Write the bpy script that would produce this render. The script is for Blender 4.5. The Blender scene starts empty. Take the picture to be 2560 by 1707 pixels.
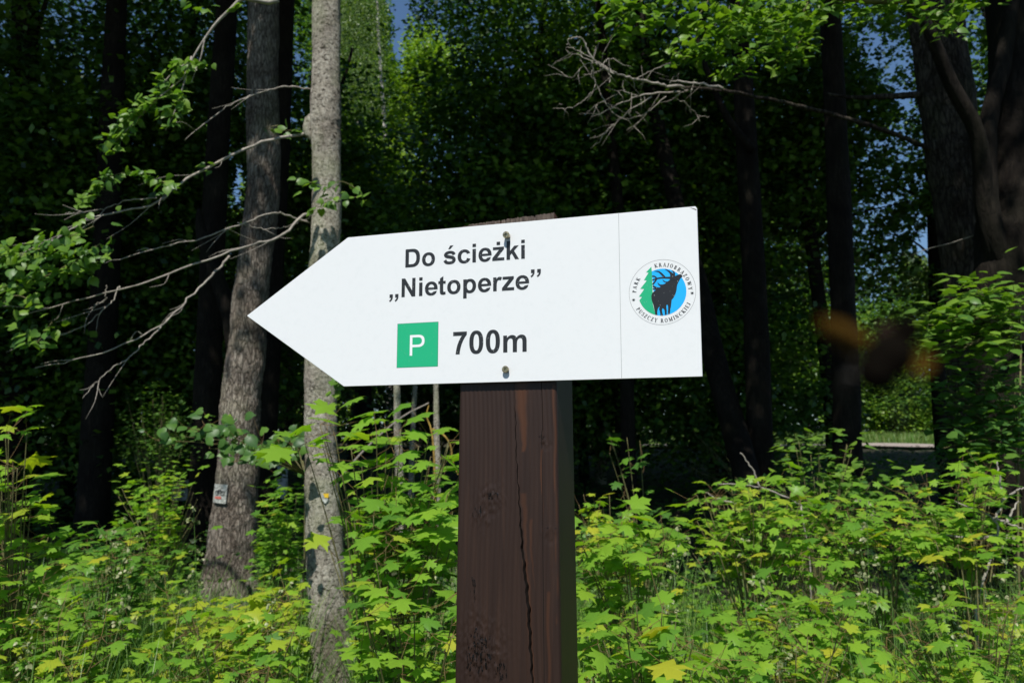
import bpy, math, random
import numpy as np
from mathutils import Vector, geometry

SC = bpy.context.scene
COL = SC.collection
R = math.radians

# ------------------------------------------------------------------ camera
FPX = 2027.7            # focal length in pixels of the 2560 px wide photograph
PITCH = 0.136792
CAM_Z = 1.6
cam_d = bpy.data.cameras.new("camera")
cam = bpy.data.objects.new("camera", cam_d)
COL.objects.link(cam)
cam.location = (0, 0, CAM_Z)
cam.rotation_euler = (math.pi / 2 + PITCH, 0, 0)
cam_d.sensor_width = 36.0
cam_d.lens = 36.0 * FPX / 2560.0
cam_d.clip_start = 0.02
cam_d.clip_end = 600
cam_d.dof.use_dof = True
cam_d.dof.focus_distance = 1.16
cam_d.dof.aperture_fstop = 10.0
SC.camera = cam

# ------------------------------------------------------------------ light
SUN_EL = R(55)
SUN_DIR = Vector((-0.20 * math.cos(SUN_EL), -0.98 * math.cos(SUN_EL), math.sin(SUN_EL))).normalized()
world = bpy.data.worlds.new("World")
SC.world = world
world.use_nodes = True
wn = world.node_tree
bg = wn.nodes["Background"]
sky = wn.nodes.new("ShaderNodeTexSky")
sky.sky_type = 'NISHITA'
sky.sun_disc = False
sky.sun_elevation = SUN_EL
sky.sun_rotation = math.atan2(SUN_DIR.x, SUN_DIR.y)
sky.air_density = 1.0
sky.dust_density = 0.3
sky.ozone_density = 1.2
tintn = wn.nodes.new("ShaderNodeMix"); tintn.data_type = 'RGBA'; tintn.blend_type = 'MULTIPLY'
tintn.inputs["Factor"].default_value = 1.0
wn.links.new(sky.outputs[0], tintn.inputs["A"])
tintn.inputs["B"].default_value = (0.84, 1.0, 1.12, 1)
wn.links.new(tintn.outputs["Result"], bg.inputs[0])
bg.inputs[1].default_value = 0.085
sun_d = bpy.data.lights.new("sun", 'SUN')
sun_d.energy = 5.0
sun_d.angle = R(0.5)
sun_d.color = (1.0, 0.965, 0.905)
sun = bpy.data.objects.new("sun", sun_d)
COL.objects.link(sun)
sun.rotation_euler = (-SUN_DIR).to_track_quat('-Z', 'Y').to_euler()
sun.location = (0, -20, 40)

SC.view_settings.view_transform = 'Standard'
SC.view_settings.look = 'None'
SC.view_settings.gamma = 1
SC.view_settings.exposure = 0.12
SC.render.engine = 'CYCLES'
SC.cycles.max_bounces = 6
SC.cycles.diffuse_bounces = 3
SC.cycles.glossy_bounces = 2
SC.cycles.transmission_bounces = 3
SC.cycles.transparent_max_bounces = 4
SC.cycles.use_denoising = True
SC.cycles.caustics_reflective = False
SC.cycles.caustics_refractive = False

# ------------------------------------------------------------------ helpers
CP, SP = math.cos(PITCH), math.sin(PITCH)
K = 2560 / 2352.0


def ray(u, v):                      # (u, v) on the 2352 px wide view of the photograph
    r = (u * K - 1280) / FPX
    up = (853.5 - v * K) / FPX
    return np.array([r, CP - up * SP, SP + up * CP])


def at(u, v, Y):                    # the point at distance Y that stands there
    d = ray(u, v)
    return d * (Y / d[1]) + np.array([0, 0, CAM_Z])


def proj(P):                        # points (n,3) -> 2352 px coordinates
    x, y, z = P[:, 0], P[:, 1], P[:, 2] - CAM_Z
    d = y * CP + z * SP
    d = np.where(np.abs(d) < 1e-6, 1e-6, d)
    up = -y * SP + z * CP
    return (1280 + FPX * x / d) / K, (853.5 - FPX * up / d) / K


def ground_z(x, y):
    s = np.clip((np.asarray(y, float) - 7.5) / 13.0, 0, 1)
    z = 1.72 * s * s * (3 - 2 * s)
    far = np.clip(np.asarray(y, float) - 20.5, 0, None) * 0.03
    return z + far + 0.03 * np.sin(np.asarray(x) * 1.3 + 1) * np.cos(np.asarray(y) * 1.1)


def mat(name):
    m = bpy.data.materials.new(name)
    m.use_nodes = True
    nt = m.node_tree
    return m, nt, nt.nodes["Principled BSDF"]


def N(nt, t, **kw):
    n = nt.nodes.new(t)
    for k, v in kw.items():
        setattr(n, k, v)
    return n


def ramp(nt, stops):
    r = N(nt, "ShaderNodeValToRGB")
    el = r.color_ramp.elements
    while len(el) < len(stops):
        el.new(0.5)
    for e, (p, c) in zip(el, stops):
        e.position = p
        e.color = (*c, 1)
    return r


def coords(nt, scale=(1, 1, 1)):
    tc = N(nt, "ShaderNodeTexCoord")
    mp = N(nt, "ShaderNodeMapping")
    mp.inputs["Scale"].default_value = scale
    nt.links.new(tc.outputs["Object"], mp.inputs["Vector"])
    return mp.outputs["Vector"]


def noise(nt, vec, scale, detail=5, rough=0.6, dist=0.0):
    n = N(nt, "ShaderNodeTexNoise")
    n.inputs["Scale"].default_value = scale
    n.inputs["Detail"].default_value = detail
    n.inputs["Roughness"].default_value = rough
    n.inputs["Distortion"].default_value = dist
    nt.links.new(vec, n.inputs["Vector"])
    return n.outputs["Fac"]


def leaf_mat(name, cols, trans=0.38, rough=0.42, spec=0.35, tcol=(1.25, 1.35, 0.35)):
    m, nt, p = mat(name)
    a = N(nt, "ShaderNodeAttribute", attribute_name="tint")
    rp = ramp(nt, cols)
    nt.links.new(a.outputs["Fac"], rp.inputs[0])
    p.inputs["Roughness"].default_value = rough
    p.inputs["Specular IOR Level"].default_value = spec
    nt.links.new(rp.outputs[0], p.inputs["Base Color"])
    t = N(nt, "ShaderNodeBsdfTranslucent")
    mul = N(nt, "ShaderNodeMix", data_type='RGBA', blend_type='MULTIPLY')
    mul.inputs["Factor"].default_value = 1
    nt.links.new(rp.outputs[0], mul.inputs["A"])
    mul.inputs["B"].default_value = (*tcol, 1)
    nt.links.new(mul.outputs["Result"], t.inputs["Color"])
    mx = N(nt, "ShaderNodeMixShader")
    mx.inputs[0].default_value = trans
    nt.links.new(p.outputs[0], mx.inputs[1])
    nt.links.new(t.outputs[0], mx.inputs[2])
    nt.links.new(mx.outputs[0], nt.nodes["Material Output"].inputs["Surface"])
    return m


def bark_mat(name, dark, mid, light, ridge=26, zs=0.22, bump=0.6, speck=0.0, green=0.0, fiss=0):
    m, nt, p = mat(name)
    v = coords(nt, (1, 1, zs))
    n1 = noise(nt, v, ridge, 8, 0.72, 0.5)
    rp = ramp(nt, [(0.30, dark), (0.50, mid), (0.72, light)])
    nt.links.new(n1, rp.inputs[0])
    v2 = coords(nt, (1, 1, 0.8))
    n2 = noise(nt, v2, 3.2, 6, 0.6)
    patch = ramp(nt, [(0.36, (0.55, 0.50, 0.47)), (0.62, (1.22, 1.2, 1.16))])
    nt.links.new(n2, patch.inputs[0])
    mul = N(nt, "ShaderNodeMix", data_type='RGBA', blend_type='MULTIPLY')
    mul.inputs["Factor"].default_value = 1
    nt.links.new(rp.outputs[0], mul.inputs["A"])
    nt.links.new(patch.outputs[0], mul.inputs["B"])
    out = mul.outputs["Result"]
    if speck:
        v3 = coords(nt, (1, 1, 1.6))
        n3 = noise(nt, v3, 38, 5, 0.7, 0.3)
        sr = ramp(nt, [(0.38, (0.14, 0.13, 0.11)), (0.47, (1, 1, 1))])
        nt.links.new(n3, sr.inputs[0])
        m2 = N(nt, "ShaderNodeMix", data_type='RGBA', blend_type='MULTIPLY')
        m2.inputs["Factor"].default_value = speck
        nt.links.new(out, m2.inputs["A"])
        nt.links.new(sr.outputs[0], m2.inputs["B"])
        out = m2.outputs["Result"]
    if green:
        n4 = noise(nt, coords(nt), 1.7, 4, 0.6)
        gr = ramp(nt, [(0.5, (0, 0, 0)), (0.66, (1, 1, 1))])
        nt.links.new(n4, gr.inputs[0])
        sc = N(nt, "ShaderNodeMath", operation='MULTIPLY')
        nt.links.new(gr.outputs[0], sc.inputs[0])
        sc.inputs[1].default_value = green
        m3 = N(nt, "ShaderNodeMix", data_type='RGBA')
        nt.links.new(sc.outputs[0], m3.inputs["Factor"])
        nt.links.new(out, m3.inputs["A"])
        m3.inputs["B"].default_value = (mid[0] * 0.85, mid[1] * 1.15, mid[2] * 0.6, 1)
        out = m3.outputs["Result"]
    nt.links.new(out, p.inputs["Base Color"])
    p.inputs["Roughness"].default_value = 0.85
    p.inputs["Specular IOR Level"].default_value = 0.15
    b = N(nt, "ShaderNodeBump")
    b.inputs["Strength"].default_value = bump
    b.inputs["Distance"].default_value = 0.03
    if fiss:
        vv = N(nt, "ShaderNodeTexVoronoi", feature='DISTANCE_TO_EDGE'); vv.inputs["Scale"].default_value = fiss
        wv = N(nt, "ShaderNodeVectorMath", operation='MULTIPLY_ADD')
        nz_ = N(nt, "ShaderNodeTexNoise"); nz_.inputs["Scale"].default_value = 7; nz_.inputs["Detail"].default_value = 4
        vz = coords(nt, (1, 1, 0.26)); nt.links.new(vz, nz_.inputs["Vector"])
        nt.links.new(nz_.outputs["Color"], wv.inputs[0]); wv.inputs[1].default_value = (0.12, 0.12, 0.12); nt.links.new(vz, wv.inputs[2])
        nt.links.new(wv.outputs[0], vv.inputs["Vector"])
        fr = ramp(nt, [(0.0, (0.30, 0.28, 0.26)), (0.16, (1, 1, 1))]); nt.links.new(vv.outputs["Distance"], fr.inputs[0])
        m4 = N(nt, "ShaderNodeMix", data_type='RGBA', blend_type='MULTIPLY'); m4.inputs["Factor"].default_value = 0.85
        nt.links.new(out, m4.inputs["A"]); nt.links.new(fr.outputs[0], m4.inputs["B"]); nt.links.new(m4.outputs["Result"], p.inputs["Base Color"])
        hh = N(nt, "ShaderNodeMath", operation='MULTIPLY_ADD'); nt.links.new(fr.outputs[0], hh.inputs[0]); hh.inputs[1].default_value = 0.5; nt.links.new(n1, hh.inputs[2])
        nt.links.new(hh.outputs[0], b.inputs["Height"])
    else:
        nt.links.new(n1, b.inputs["Height"])
    nt.links.new(b.outputs[0], p.inputs["Normal"])
    return m


def plain(name, col, rough=0.5, spec=0.4, metal=0.0, var=0.0, vs=8):
    m, nt, p = mat(name)
    p.inputs["Base Color"].default_value = (*col, 1)
    p.inputs["Roughness"].default_value = rough
    p.inputs["Specular IOR Level"].default_value = spec
    p.inputs["Metallic"].default_value = metal
    if var:
        n = noise(nt, coords(nt), vs, 6, 0.6)
        a = tuple(c * (1 - var) for c in col)
        b = tuple(min(1, c * (1 + var)) for c in col)
        rp = ramp(nt, [(0.35, a), (0.65, b)])
        nt.links.new(n, rp.inputs[0])
        nt.links.new(rp.outputs[0], p.inputs["Base Color"])
    return m


# ---- objects
def tag(o, label=None, cat=None, group=None, kind=None):
    if label: o["label"] = label
    if cat: o["category"] = cat
    if group: o["group"] = group
    if kind: o["kind"] = kind
    return o


def thing(name, loc, label, cat, group=None):
    o = bpy.data.objects.new(name, None)
    o.empty_display_size = 0.2
    COL.objects.link(o)
    o.location = tuple(float(c) for c in loc)
    o["_root"] = [float(c) for c in loc]
    return tag(o, label, cat, group)


def root_loc(o):
    while o.parent:
        o = o.parent
    return np.array(o.location)


def make_obj(name, me, m, parent=None):
    o = bpy.data.objects.new(name, me)
    if m is not None:
        for mm in (m if isinstance(m, (list, tuple)) else [m]):
            me.materials.append(mm)
    COL.objects.link(o)
    if parent is not None:
        o.parent = parent
    return o


def mesh_np(name, V, loops, counts, m, parent=None, tint=None, smooth=False, origin=None, matidx=None):
    V = np.asarray(V, float)
    if parent is not None:
        V = V - root_loc(parent)
    elif origin is not None:
        V = V - np.asarray(origin)
    me = bpy.data.meshes.new(name)
    loops = np.asarray(loops, dtype=np.int32).ravel()
    counts = np.asarray(counts, dtype=np.int32)
    me.vertices.add(len(V))
    me.vertices.foreach_set("co", V.astype(np.float32).ravel())
    me.loops.add(len(loops))
    me.loops.foreach_set("vertex_index", loops)
    me.polygons.add(len(counts))
    starts = np.concatenate([[0], np.cumsum(counts)[:-1]]).astype(np.int32)
    me.polygons.foreach_set("loop_start", starts)
    me.polygons.foreach_set("loop_total", counts)
    me.polygons.foreach_set("use_smooth", np.full(len(counts), bool(smooth)))
    if matidx is not None:
        me.polygons.foreach_set("material_index", np.asarray(matidx, dtype=np.int32))
    if tint is not None:
        at_ = me.attributes.new("tint", 'FLOAT', 'FACE')
        at_.data.foreach_set("value", np.asarray(tint, dtype=np.float32))
    me.update(calc_edges=True)
    me.validate()
    o = make_obj(name, me, m, parent)
    if parent is None and origin is not None:
        o.location = tuple(float(c) for c in origin)
    return o


class Geo:                              # collects polygons for one mesh
    def __init__(s):
        s.V, s.L, s.C, s.T, s.n = [], [], [], [], 0

    def add(s, V, F, t=0.5):
        V = np.asarray(V, float)
        for f in F:
            s.L.extend(i + s.n for i in f)
            s.C.append(len(f))
            s.T.append(t)
        s.V.append(V)
        s.n += len(V)

    def addnp(s, V, F, T):              # F (m,k) array
        s.V.append(V)
        s.L.extend((F + s.n).ravel().tolist())
        s.C.extend([F.shape[1]] * len(F))
        s.T.extend(T.tolist())
        s.n += len(V)

    def tube(s, pts, rad, nseg=6, t=0.5, cap=True, rough=0.0, rng=None, lobes=0.0):
        pts = np.asarray(pts, float)
        rad = np.asarray(rad, float)
        n = len(pts)
        tang = np.gradient(pts, axis=0)
        tang /= np.linalg.norm(tang, axis=1)[:, None] + 1e-9
        ref = np.array([0.0, 1.0, 0.0]) if abs(tang[0][1]) < 0.8 else np.array([1.0, 0, 0])
        ang = np.linspace(0, 2 * math.pi, nseg, endpoint=False)
        V = []
        for i in range(n):
            a = np.cross(tang[i], ref); a /= np.linalg.norm(a) + 1e-9
            b = np.cross(a, tang[i])
            r = np.full(nseg, rad[i])
            if lobes:
                r = r * (1 + lobes * (np.sin(3 * ang + i * 0.11) * 0.6 + np.sin(5 * ang + 1.3 - i * 0.07) * 0.4))
            if rough and rng is not None:
                r = r * (1 + rng.normal(0, rough, nseg))
            V.append(pts[i] + np.cos(ang)[:, None] * a * r[:, None] + np.sin(ang)[:, None] * b * r[:, None])
        V = np.concatenate(V)
        i = np.arange(n - 1)[:, None] * nseg
        j = np.arange(nseg)[None, :]
        j2 = (j + 1) % nseg
        F = np.stack([i + j, i + j2, i + nseg + j2, i + nseg + j], -1).reshape(-1, 4)
        base = s.n
        s.addnp(V, F, np.full(len(F), t))
        if cap:
            s.L.extend([base + k for k in range(nseg)][::-1]); s.C.append(nseg); s.T.append(t)
            s.L.extend([base + (n - 1) * nseg + k for k in range(nseg)]); s.C.append(nseg); s.T.append(t)

    def build(s, name, m, parent=None, smooth=False, origin=None, tint=False):
        return mesh_np(name, np.concatenate(s.V), s.L, s.C, m, parent, s.T if tint else None, smooth, origin)


def smooth_path(pts, n):
    pts = np.asarray(pts, float)
    if len(pts) < 3:
        t = np.linspace(0, 1, n)[:, None]
        return pts[0] * (1 - t) + pts[-1] * t
    P = np.vstack([2 * pts[0] - pts[1], pts, 2 * pts[-1] - pts[-2]])
    out = []
    seg = len(pts) - 1
    for q in np.linspace(0, seg - 1e-6, n):
        i = int(q); t = q - i
        p0, p1, p2, p3 = P[i], P[i + 1], P[i + 2], P[i + 3]
        out.append(0.5 * ((2 * p1) + (-p0 + p2) * t + (2 * p0 - 5 * p1 + 4 * p2 - p3) * t * t + (-p0 + 3 * p1 - 3 * p2 + p3) * t ** 3))
    return np.array(out)


# ---- leaf templates: x along the blade from its stalk, y across, z up
def fan(half, cz=0.03, cx=0.3, bend=0.16, fold=0.10):
    up = [(x, y) for x, y in half]
    lo = [(x, -y) for x, y in half[1:-1]][::-1]
    out = up + lo
    V = [(cx, 0, cz)]
    for x, y in out:
        V.append((x, y, -bend * ((x - cx) ** 2) - fold * abs(y) + 0.02 * math.sin(9 * x + 7 * y)))
    n = len(out)
    F = [(0, 1 + (i + 1) % n, 1 + i) for i in range(n)]
    return np.array(V), np.array(F)


MAPLE = fan([(0.0, 0.0), (-0.05, 0.12), (-0.07, 0.30), (-0.14, 0.47), (0.07, 0.40), (0.20, 0.34), (0.30, 0.50), (0.44, 0.50),
             (0.66, 0.68), (0.58, 0.45), (0.56, 0.36), (0.50, 0.22), (0.68, 0.27), (0.76, 0.32), (0.80, 0.14), (1.0, 0.0)])
MAPLE_B = fan([(0.0, 0.0), (-0.04, 0.10), (-0.10, 0.28), (-0.10, 0.40), (0.10, 0.36), (0.22, 0.30), (0.36, 0.44), (0.50, 0.46),
               (0.60, 0.60), (0.60, 0.42), (0.54, 0.30), (0.52, 0.20), (0.70, 0.22), (0.84, 0.26), (0.84, 0.12), (1.02, 0.0)], cz=0.05, bend=0.42, fold=0.22)
MAPLE_C = (MAPLE[0] * np.array([0.92, 1.0, 1.0]) + np.stack([0 * MAPLE[0][:, 0], 0.06 * np.sin(5 * MAPLE[0][:, 0]), -0.30 * np.clip(MAPLE[0][:, 1], 0, 1) ** 2 + 0.10 * MAPLE[0][:, 0] * MAPLE[0][:, 1]], 1), MAPLE[1])
MAPLE2 = fan([(0.0, 0.0), (-0.10, 0.44), (0.20, 0.32), (0.64, 0.66), (0.50, 0.22), (0.74, 0.28), (1.0, 0.0)])
HEART = fan([(0.0, 0.0), (-0.09, 0.16), (-0.04, 0.34), (0.14, 0.46), (0.38, 0.44), (0.64, 0.30), (0.84, 0.11), (1.06, 0.0)], bend=0.22, fold=0.22)
OVAL = fan([(0.0, 0.0), (0.08, 0.26), (0.36, 0.38), (0.72, 0.22), (1.0, 0.0)], fold=0.25)
DIA = (np.array([(0, 0, 0), (0.42, 0.40, -0.08), (1, 0, -0.1), (0.42, -0.40, -0.08)], float), np.array([(0, 2, 1), (0, 3, 2)]))


def unit(v):
    return v / (np.linalg.norm(v, axis=-1, keepdims=True) + 1e-9)


def scatter(geo, tpl, P, D, Nn, S, T):
    """place n copies of a leaf template; D = blade direction, Nn = blade normal"""
    n = len(P)
    if n == 0:
        return
    if tpl is MAPLE and n > 2:                # three leaf forms mixed
        w_ = np.arange(n) % 3
        tset = (MAPLE, MAPLE_B, MAPLE_C)
    else:
        w_ = None
    if w_ is not None:
        for k_ in range(3):
            q_ = w_ == k_
            scatter(geo, (tset[k_][0].copy(), tset[k_][1]), P[q_], D[q_], Nn[q_], S[q_], T[q_])
        return
    V0, F0 = tpl
    Nn = unit(Nn)
    D = unit(D - (D * Nn).sum(1, keepdims=True) * Nn)
    B = np.cross(Nn, D)
    V = (V0[None, :, 0, None] * D[:, None] + V0[None, :, 1, None] * B[:, None] + V0[None, :, 2, None] * Nn[:, None]) * S[:, None, None] + P[:, None]
    F = (F0[None] + (np.arange(n) * len(V0))[:, None, None]).reshape(-1, F0.shape[1])
    T = np.repeat(T, len(F0))
    geo.big = getattr(geo, "big", [])
    geo.big.append((V.reshape(-1, 3), F, T))


def build_big(geo, name, m, parent=None, origin=None):
    Vs, Fs, Ts, n = [], [], [], 0
    for V, F, T in geo.big:
        Vs.append(V); Fs.append(F + n); Ts.append(T); n += len(V)
    F = np.concatenate(Fs)
    return mesh_np(name, np.concatenate(Vs), F, np.full(len(F), F.shape[1]), m, parent, np.concatenate(Ts), True, origin)


# ------------------------------------------------------------------ materials
M = {}
M['maple'] = leaf_mat('maple_leaf', [(0.0, (0.045, 0.13, 0.035)), (0.45, (0.135, 0.300, 0.034)), (0.8, (0.245, 0.425, 0.038)), (1.0, (0.46, 0.47, 0.04))], 0.46)
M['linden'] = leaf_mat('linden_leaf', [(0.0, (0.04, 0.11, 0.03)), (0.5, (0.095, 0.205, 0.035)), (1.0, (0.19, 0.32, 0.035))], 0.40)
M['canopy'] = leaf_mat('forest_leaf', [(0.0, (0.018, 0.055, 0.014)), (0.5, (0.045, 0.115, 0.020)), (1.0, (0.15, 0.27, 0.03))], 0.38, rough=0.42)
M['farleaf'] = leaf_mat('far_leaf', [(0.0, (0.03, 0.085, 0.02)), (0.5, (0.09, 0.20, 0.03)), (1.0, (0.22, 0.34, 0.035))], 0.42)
M['birch_leaf'] = leaf_mat('birch_leaf', [(0.0, (0.08, 0.14, 0.045)), (1.0, (0.22, 0.30, 0.10))], 0.38)
M['grass'] = leaf_mat('grass_blade', [(0.0, (0.05, 0.14, 0.04)), (0.5, (0.13, 0.26, 0.05)), (1.0, (0.34, 0.38, 0.15))], 0.4)
M['seed'] = leaf_mat('grass_seed', [(0.0, (0.20, 0.24, 0.10)), (1.0, (0.42, 0.42, 0.24))], 0.3)
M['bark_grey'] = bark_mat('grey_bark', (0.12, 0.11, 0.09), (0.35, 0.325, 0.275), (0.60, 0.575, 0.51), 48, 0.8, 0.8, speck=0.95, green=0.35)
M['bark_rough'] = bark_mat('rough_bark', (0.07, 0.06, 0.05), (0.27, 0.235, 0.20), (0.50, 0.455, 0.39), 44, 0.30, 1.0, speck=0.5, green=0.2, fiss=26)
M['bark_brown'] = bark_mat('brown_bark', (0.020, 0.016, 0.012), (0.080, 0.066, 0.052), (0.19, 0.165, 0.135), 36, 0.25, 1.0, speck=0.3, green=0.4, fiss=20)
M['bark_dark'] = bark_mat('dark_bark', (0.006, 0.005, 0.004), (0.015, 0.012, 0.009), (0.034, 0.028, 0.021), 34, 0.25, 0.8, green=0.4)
M['bark_birch'] = bark_mat('birch_bark', (0.12, 0.11, 0.10), (0.45, 0.43, 0.40), (0.62, 0.60, 0.56), 9, 1.6, 0.2)
M['dead'] = plain('dead_wood', (0.30, 0.27, 0.23), 0.8, 0.15, var=0.35, vs=30)
M['twig'] = plain('green_twig', (0.14, 0.13, 0.055), 0.7, 0.2, var=0.3, vs=20)
M['petiole'] = plain('red_petiole', (0.16, 0.10, 0.04), 0.5, 0.3, var=0.4, vs=3)

# ------------------------------------------------------------------ ground and road
gm, nt, p = mat('forest_floor')
n1 = noise(nt, coords(nt), 3.0, 10, 0.7)
rp = ramp(nt, [(0.3, (0.020, 0.017, 0.011)), (0.5, (0.045, 0.040, 0.022)), (0.7, (0.06, 0.075, 0.025))])
nt.links.new(n1, rp.inputs[0]); nt.links.new(rp.outputs[0], p.inputs["Base Color"])
p.inputs["Roughness"].default_value = 0.95
b = N(nt, "ShaderNodeBump"); b.inputs["Strength"].default_value = 0.8
nt.links.new(n1, b.inputs["Height"]); nt.links.new(b.outputs[0], p.inputs["Normal"])
gx = np.concatenate([[-300, -120, -60], np.arange(-30, 30.1, 0.5), [60, 120, 300]])
gy = np.concatenate([[-200, -60, -20], np.arange(-8, 40.1, 0.5), [60, 120, 300]])
GX, GY = np.meshgrid(gx, gy)
GZ = ground_z(GX, np.minimum(GY, 45))
GZ = GZ + np.where((GY > 0) & (GY < 40), 0.02 * np.sin(GX * 5.1) * np.sin(GY * 4.3), 0)
V = np.stack([GX.ravel(), GY.ravel(), GZ.ravel()], 1)
nx = len(gx)
i, j = np.meshgrid(np.arange(len(gy) - 1), np.arange(nx - 1), indexing='ij')
F = np.stack([i * nx + j, i * nx + j + 1, (i + 1) * nx + j + 1, (i + 1) * nx + j], -1).reshape(-1, 4)
ground = mesh_np('ground', V, F, np.full(len(F), 4), gm, smooth=True)
tag(ground, kind='structure')

rm, nt, p = mat('gravel_road')
n1 = noise(nt, coords(nt), 9.0, 10, 0.75)
rp = ramp(nt, [(0.3, (0.22, 0.18, 0.155)), (0.7, (0.42, 0.36, 0.32))])
nt.links.new(n1, rp.inputs[0]); nt.links.new(rp.outputs[0], p.inputs["Base Color"])
p.inputs["Roughness"].default_value = 0.95
ry = np.linspace(-30, 60, 91)
g = Geo()
RV, RF = [], []
for q, t in enumerate(np.linspace(2, 40, 77)):
    for w in (0, 0.33, 0.66, 1):
        x = t
        y = 19.3 + 2.9 * w + 0.02 * t
        RV.append((x, y, float(ground_z(x, y)) + 0.08))
for q in range(76):
    for w in range(3):
        a = q * 4 + w
        RF.append((a, a + 4, a + 5, a + 1))
g.add(RV, RF)
road = g.build('road', rm, smooth=True)
tag(road, kind='structure')


# ------------------------------------------------------------------ sign post
YAW = 0.308709
SX, SY, SZ = 0.259182, 1.1, CAM_Z + 0.103477
DX = np.array([math.cos(YAW), -math.sin(YAW), 0.0])
NN = np.array([-math.sin(YAW), -math.cos(YAW), 0.0])     # towards the reader
O0 = np.array([SX, SY, SZ])


def W(u, v, n=0.0):
    return O0 + DX * u + np.array([0, 0, 1.0]) * v + NN * n


def inv(U, Vp):                                           # 2560 px -> plate coordinates
    r = (U - 1280) / FPX; up = (853.5 - Vp) / FPX
    d = np.array([r, CP - up * SP, SP + up * CP])
    P0 = O0 - np.array([0, 0, CAM_Z])
    t = (P0 @ NN) / (d @ NN)
    P = t * d - P0
    return float(P @ DX), float(P[2])


PLATE_T = 0.003
GAP = 0.0055                                              # plate back to post face
pc = W(-0.279, 0, -(PLATE_T + GAP) - 0.0625)
post_root = thing('signpost', (pc[0], pc[1], 0.0), 'dark brown square wooden post carrying a white arrow-shaped board pointing left', 'signpost')

# --- post body: rounded square section swept upward, with a real split down its front
wm, nt, p = mat('stained_wood')
tc = N(nt, "ShaderNodeTexCoord")
mp = N(nt, "ShaderNodeMapping"); mp.inputs["Scale"].default_value = (1, 1, 0.045)
nt.links.new(tc.outputs["Object"], mp.inputs["Vector"])
ng = noise(nt, mp.outputs[0], 110, 6, 0.6, 0.6)
rp = ramp(nt, [(0.25, (0.020, 0.0105, 0.0075)), (0.52, (0.0275, 0.0145, 0.0100)), (0.75, (0.038, 0.0195, 0.0125))])
nt.links.new(ng, rp.inputs[0])
nb = noise(nt, mp.outputs[0], 26, 3, 0.5, 0.3)
rw = ramp(nt, [(0.68, (0, 0, 0)), (0.82, (1, 1, 1))])
nt.links.new(nb, rw.inputs[0])
sc_ = N(nt, "ShaderNodeMath", operation='MULTIPLY'); nt.links.new(rw.outputs[0], sc_.inputs[0]); sc_.inputs[1].default_value = 0.55
mx = N(nt, "ShaderNodeMix", data_type='RGBA')
nt.links.new(sc_.outputs[0], mx.inputs["Factor"]); nt.links.new(rp.outputs[0], mx.inputs["A"])
mx.inputs["B"].default_value = (0.070, 0.026, 0.011, 1)
sta = N(nt, "ShaderNodeAttribute", attribute_name="stain")
stm = N(nt, "ShaderNodeMath", operation='MULTIPLY'); nt.links.new(sta.outputs["Fac"], stm.inputs[0]); stm.inputs[1].default_value = 0.75
mx2 = N(nt, "ShaderNodeMix", data_type='RGBA'); nt.links.new(stm.outputs[0], mx2.inputs["Factor"]); nt.links.new(mx.outputs["Result"], mx2.inputs["A"])
mx2.inputs["B"].default_value = (0.080, 0.030, 0.012, 1)
rea = N(nt, "ShaderNodeAttribute", attribute_name="resin")
mp3 = N(nt, "ShaderNodeMapping"); mp3.inputs["Scale"].default_value = (1, 1, 0.3); nt.links.new(tc.outputs["Object"], mp3.inputs["Vector"])
rn = noise(nt, mp3.outputs[0], 300, 3, 0.6)
rmul = N(nt, "ShaderNodeMath", operation='MULTIPLY'); nt.links.new(rea.outputs["Fac"], rmul.inputs[0]); nt.links.new(rn, rmul.inputs[1])
rr_ = ramp(nt, [(0.50, (0, 0, 0)), (0.56, (1, 1, 1))]); nt.links.new(rmul.outputs[0], rr_.inputs[0])
mx3 = N(nt, "ShaderNodeMix", data_type='RGBA'); nt.links.new(rr_.outputs[0], mx3.inputs["Factor"]); nt.links.new(mx2.outputs["Result"], mx3.inputs["A"])
mx3.inputs["B"].default_value = (0.004, 0.0035, 0.0035, 1)
nt.links.new(mx3.outputs["Result"], p.inputs["Base Color"])
rro = ramp(nt, [(0.0, (0.48, 0.48, 0.48)), (1.0, (0.22, 0.22, 0.22))]); nt.links.new(rr_.outputs[0], rro.inputs[0]); nt.links.new(rro.outputs[0], p.inputs["Roughness"])
p.inputs["Specular IOR Level"].default_value = 0.3
nf = noise(nt, tc.outputs["Object"], 420, 3, 0.7)
add = N(nt, "ShaderNodeMath", operation='ADD'); nt.links.new(ng, add.inputs[0]); nt.links.new(nf, add.inputs[1])
b = N(nt, "ShaderNodeBump"); b.inputs["Strength"].default_value = 0.3; b.inputs["Distance"].default_value = 0.0004
radd = N(nt, "ShaderNodeMath", operation='MULTIPLY_ADD'); nt.links.new(rr_.outputs[0], radd.inputs[0]); radd.inputs[1].default_value = 3.0; nt.links.new(add.outputs[0], radd.inputs[2])
nt.links.new(radd.outputs[0], b.inputs["Height"]); nt.links.new(b.outputs[0], p.inputs["Normal"])
M['wood'] = wm

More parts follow.
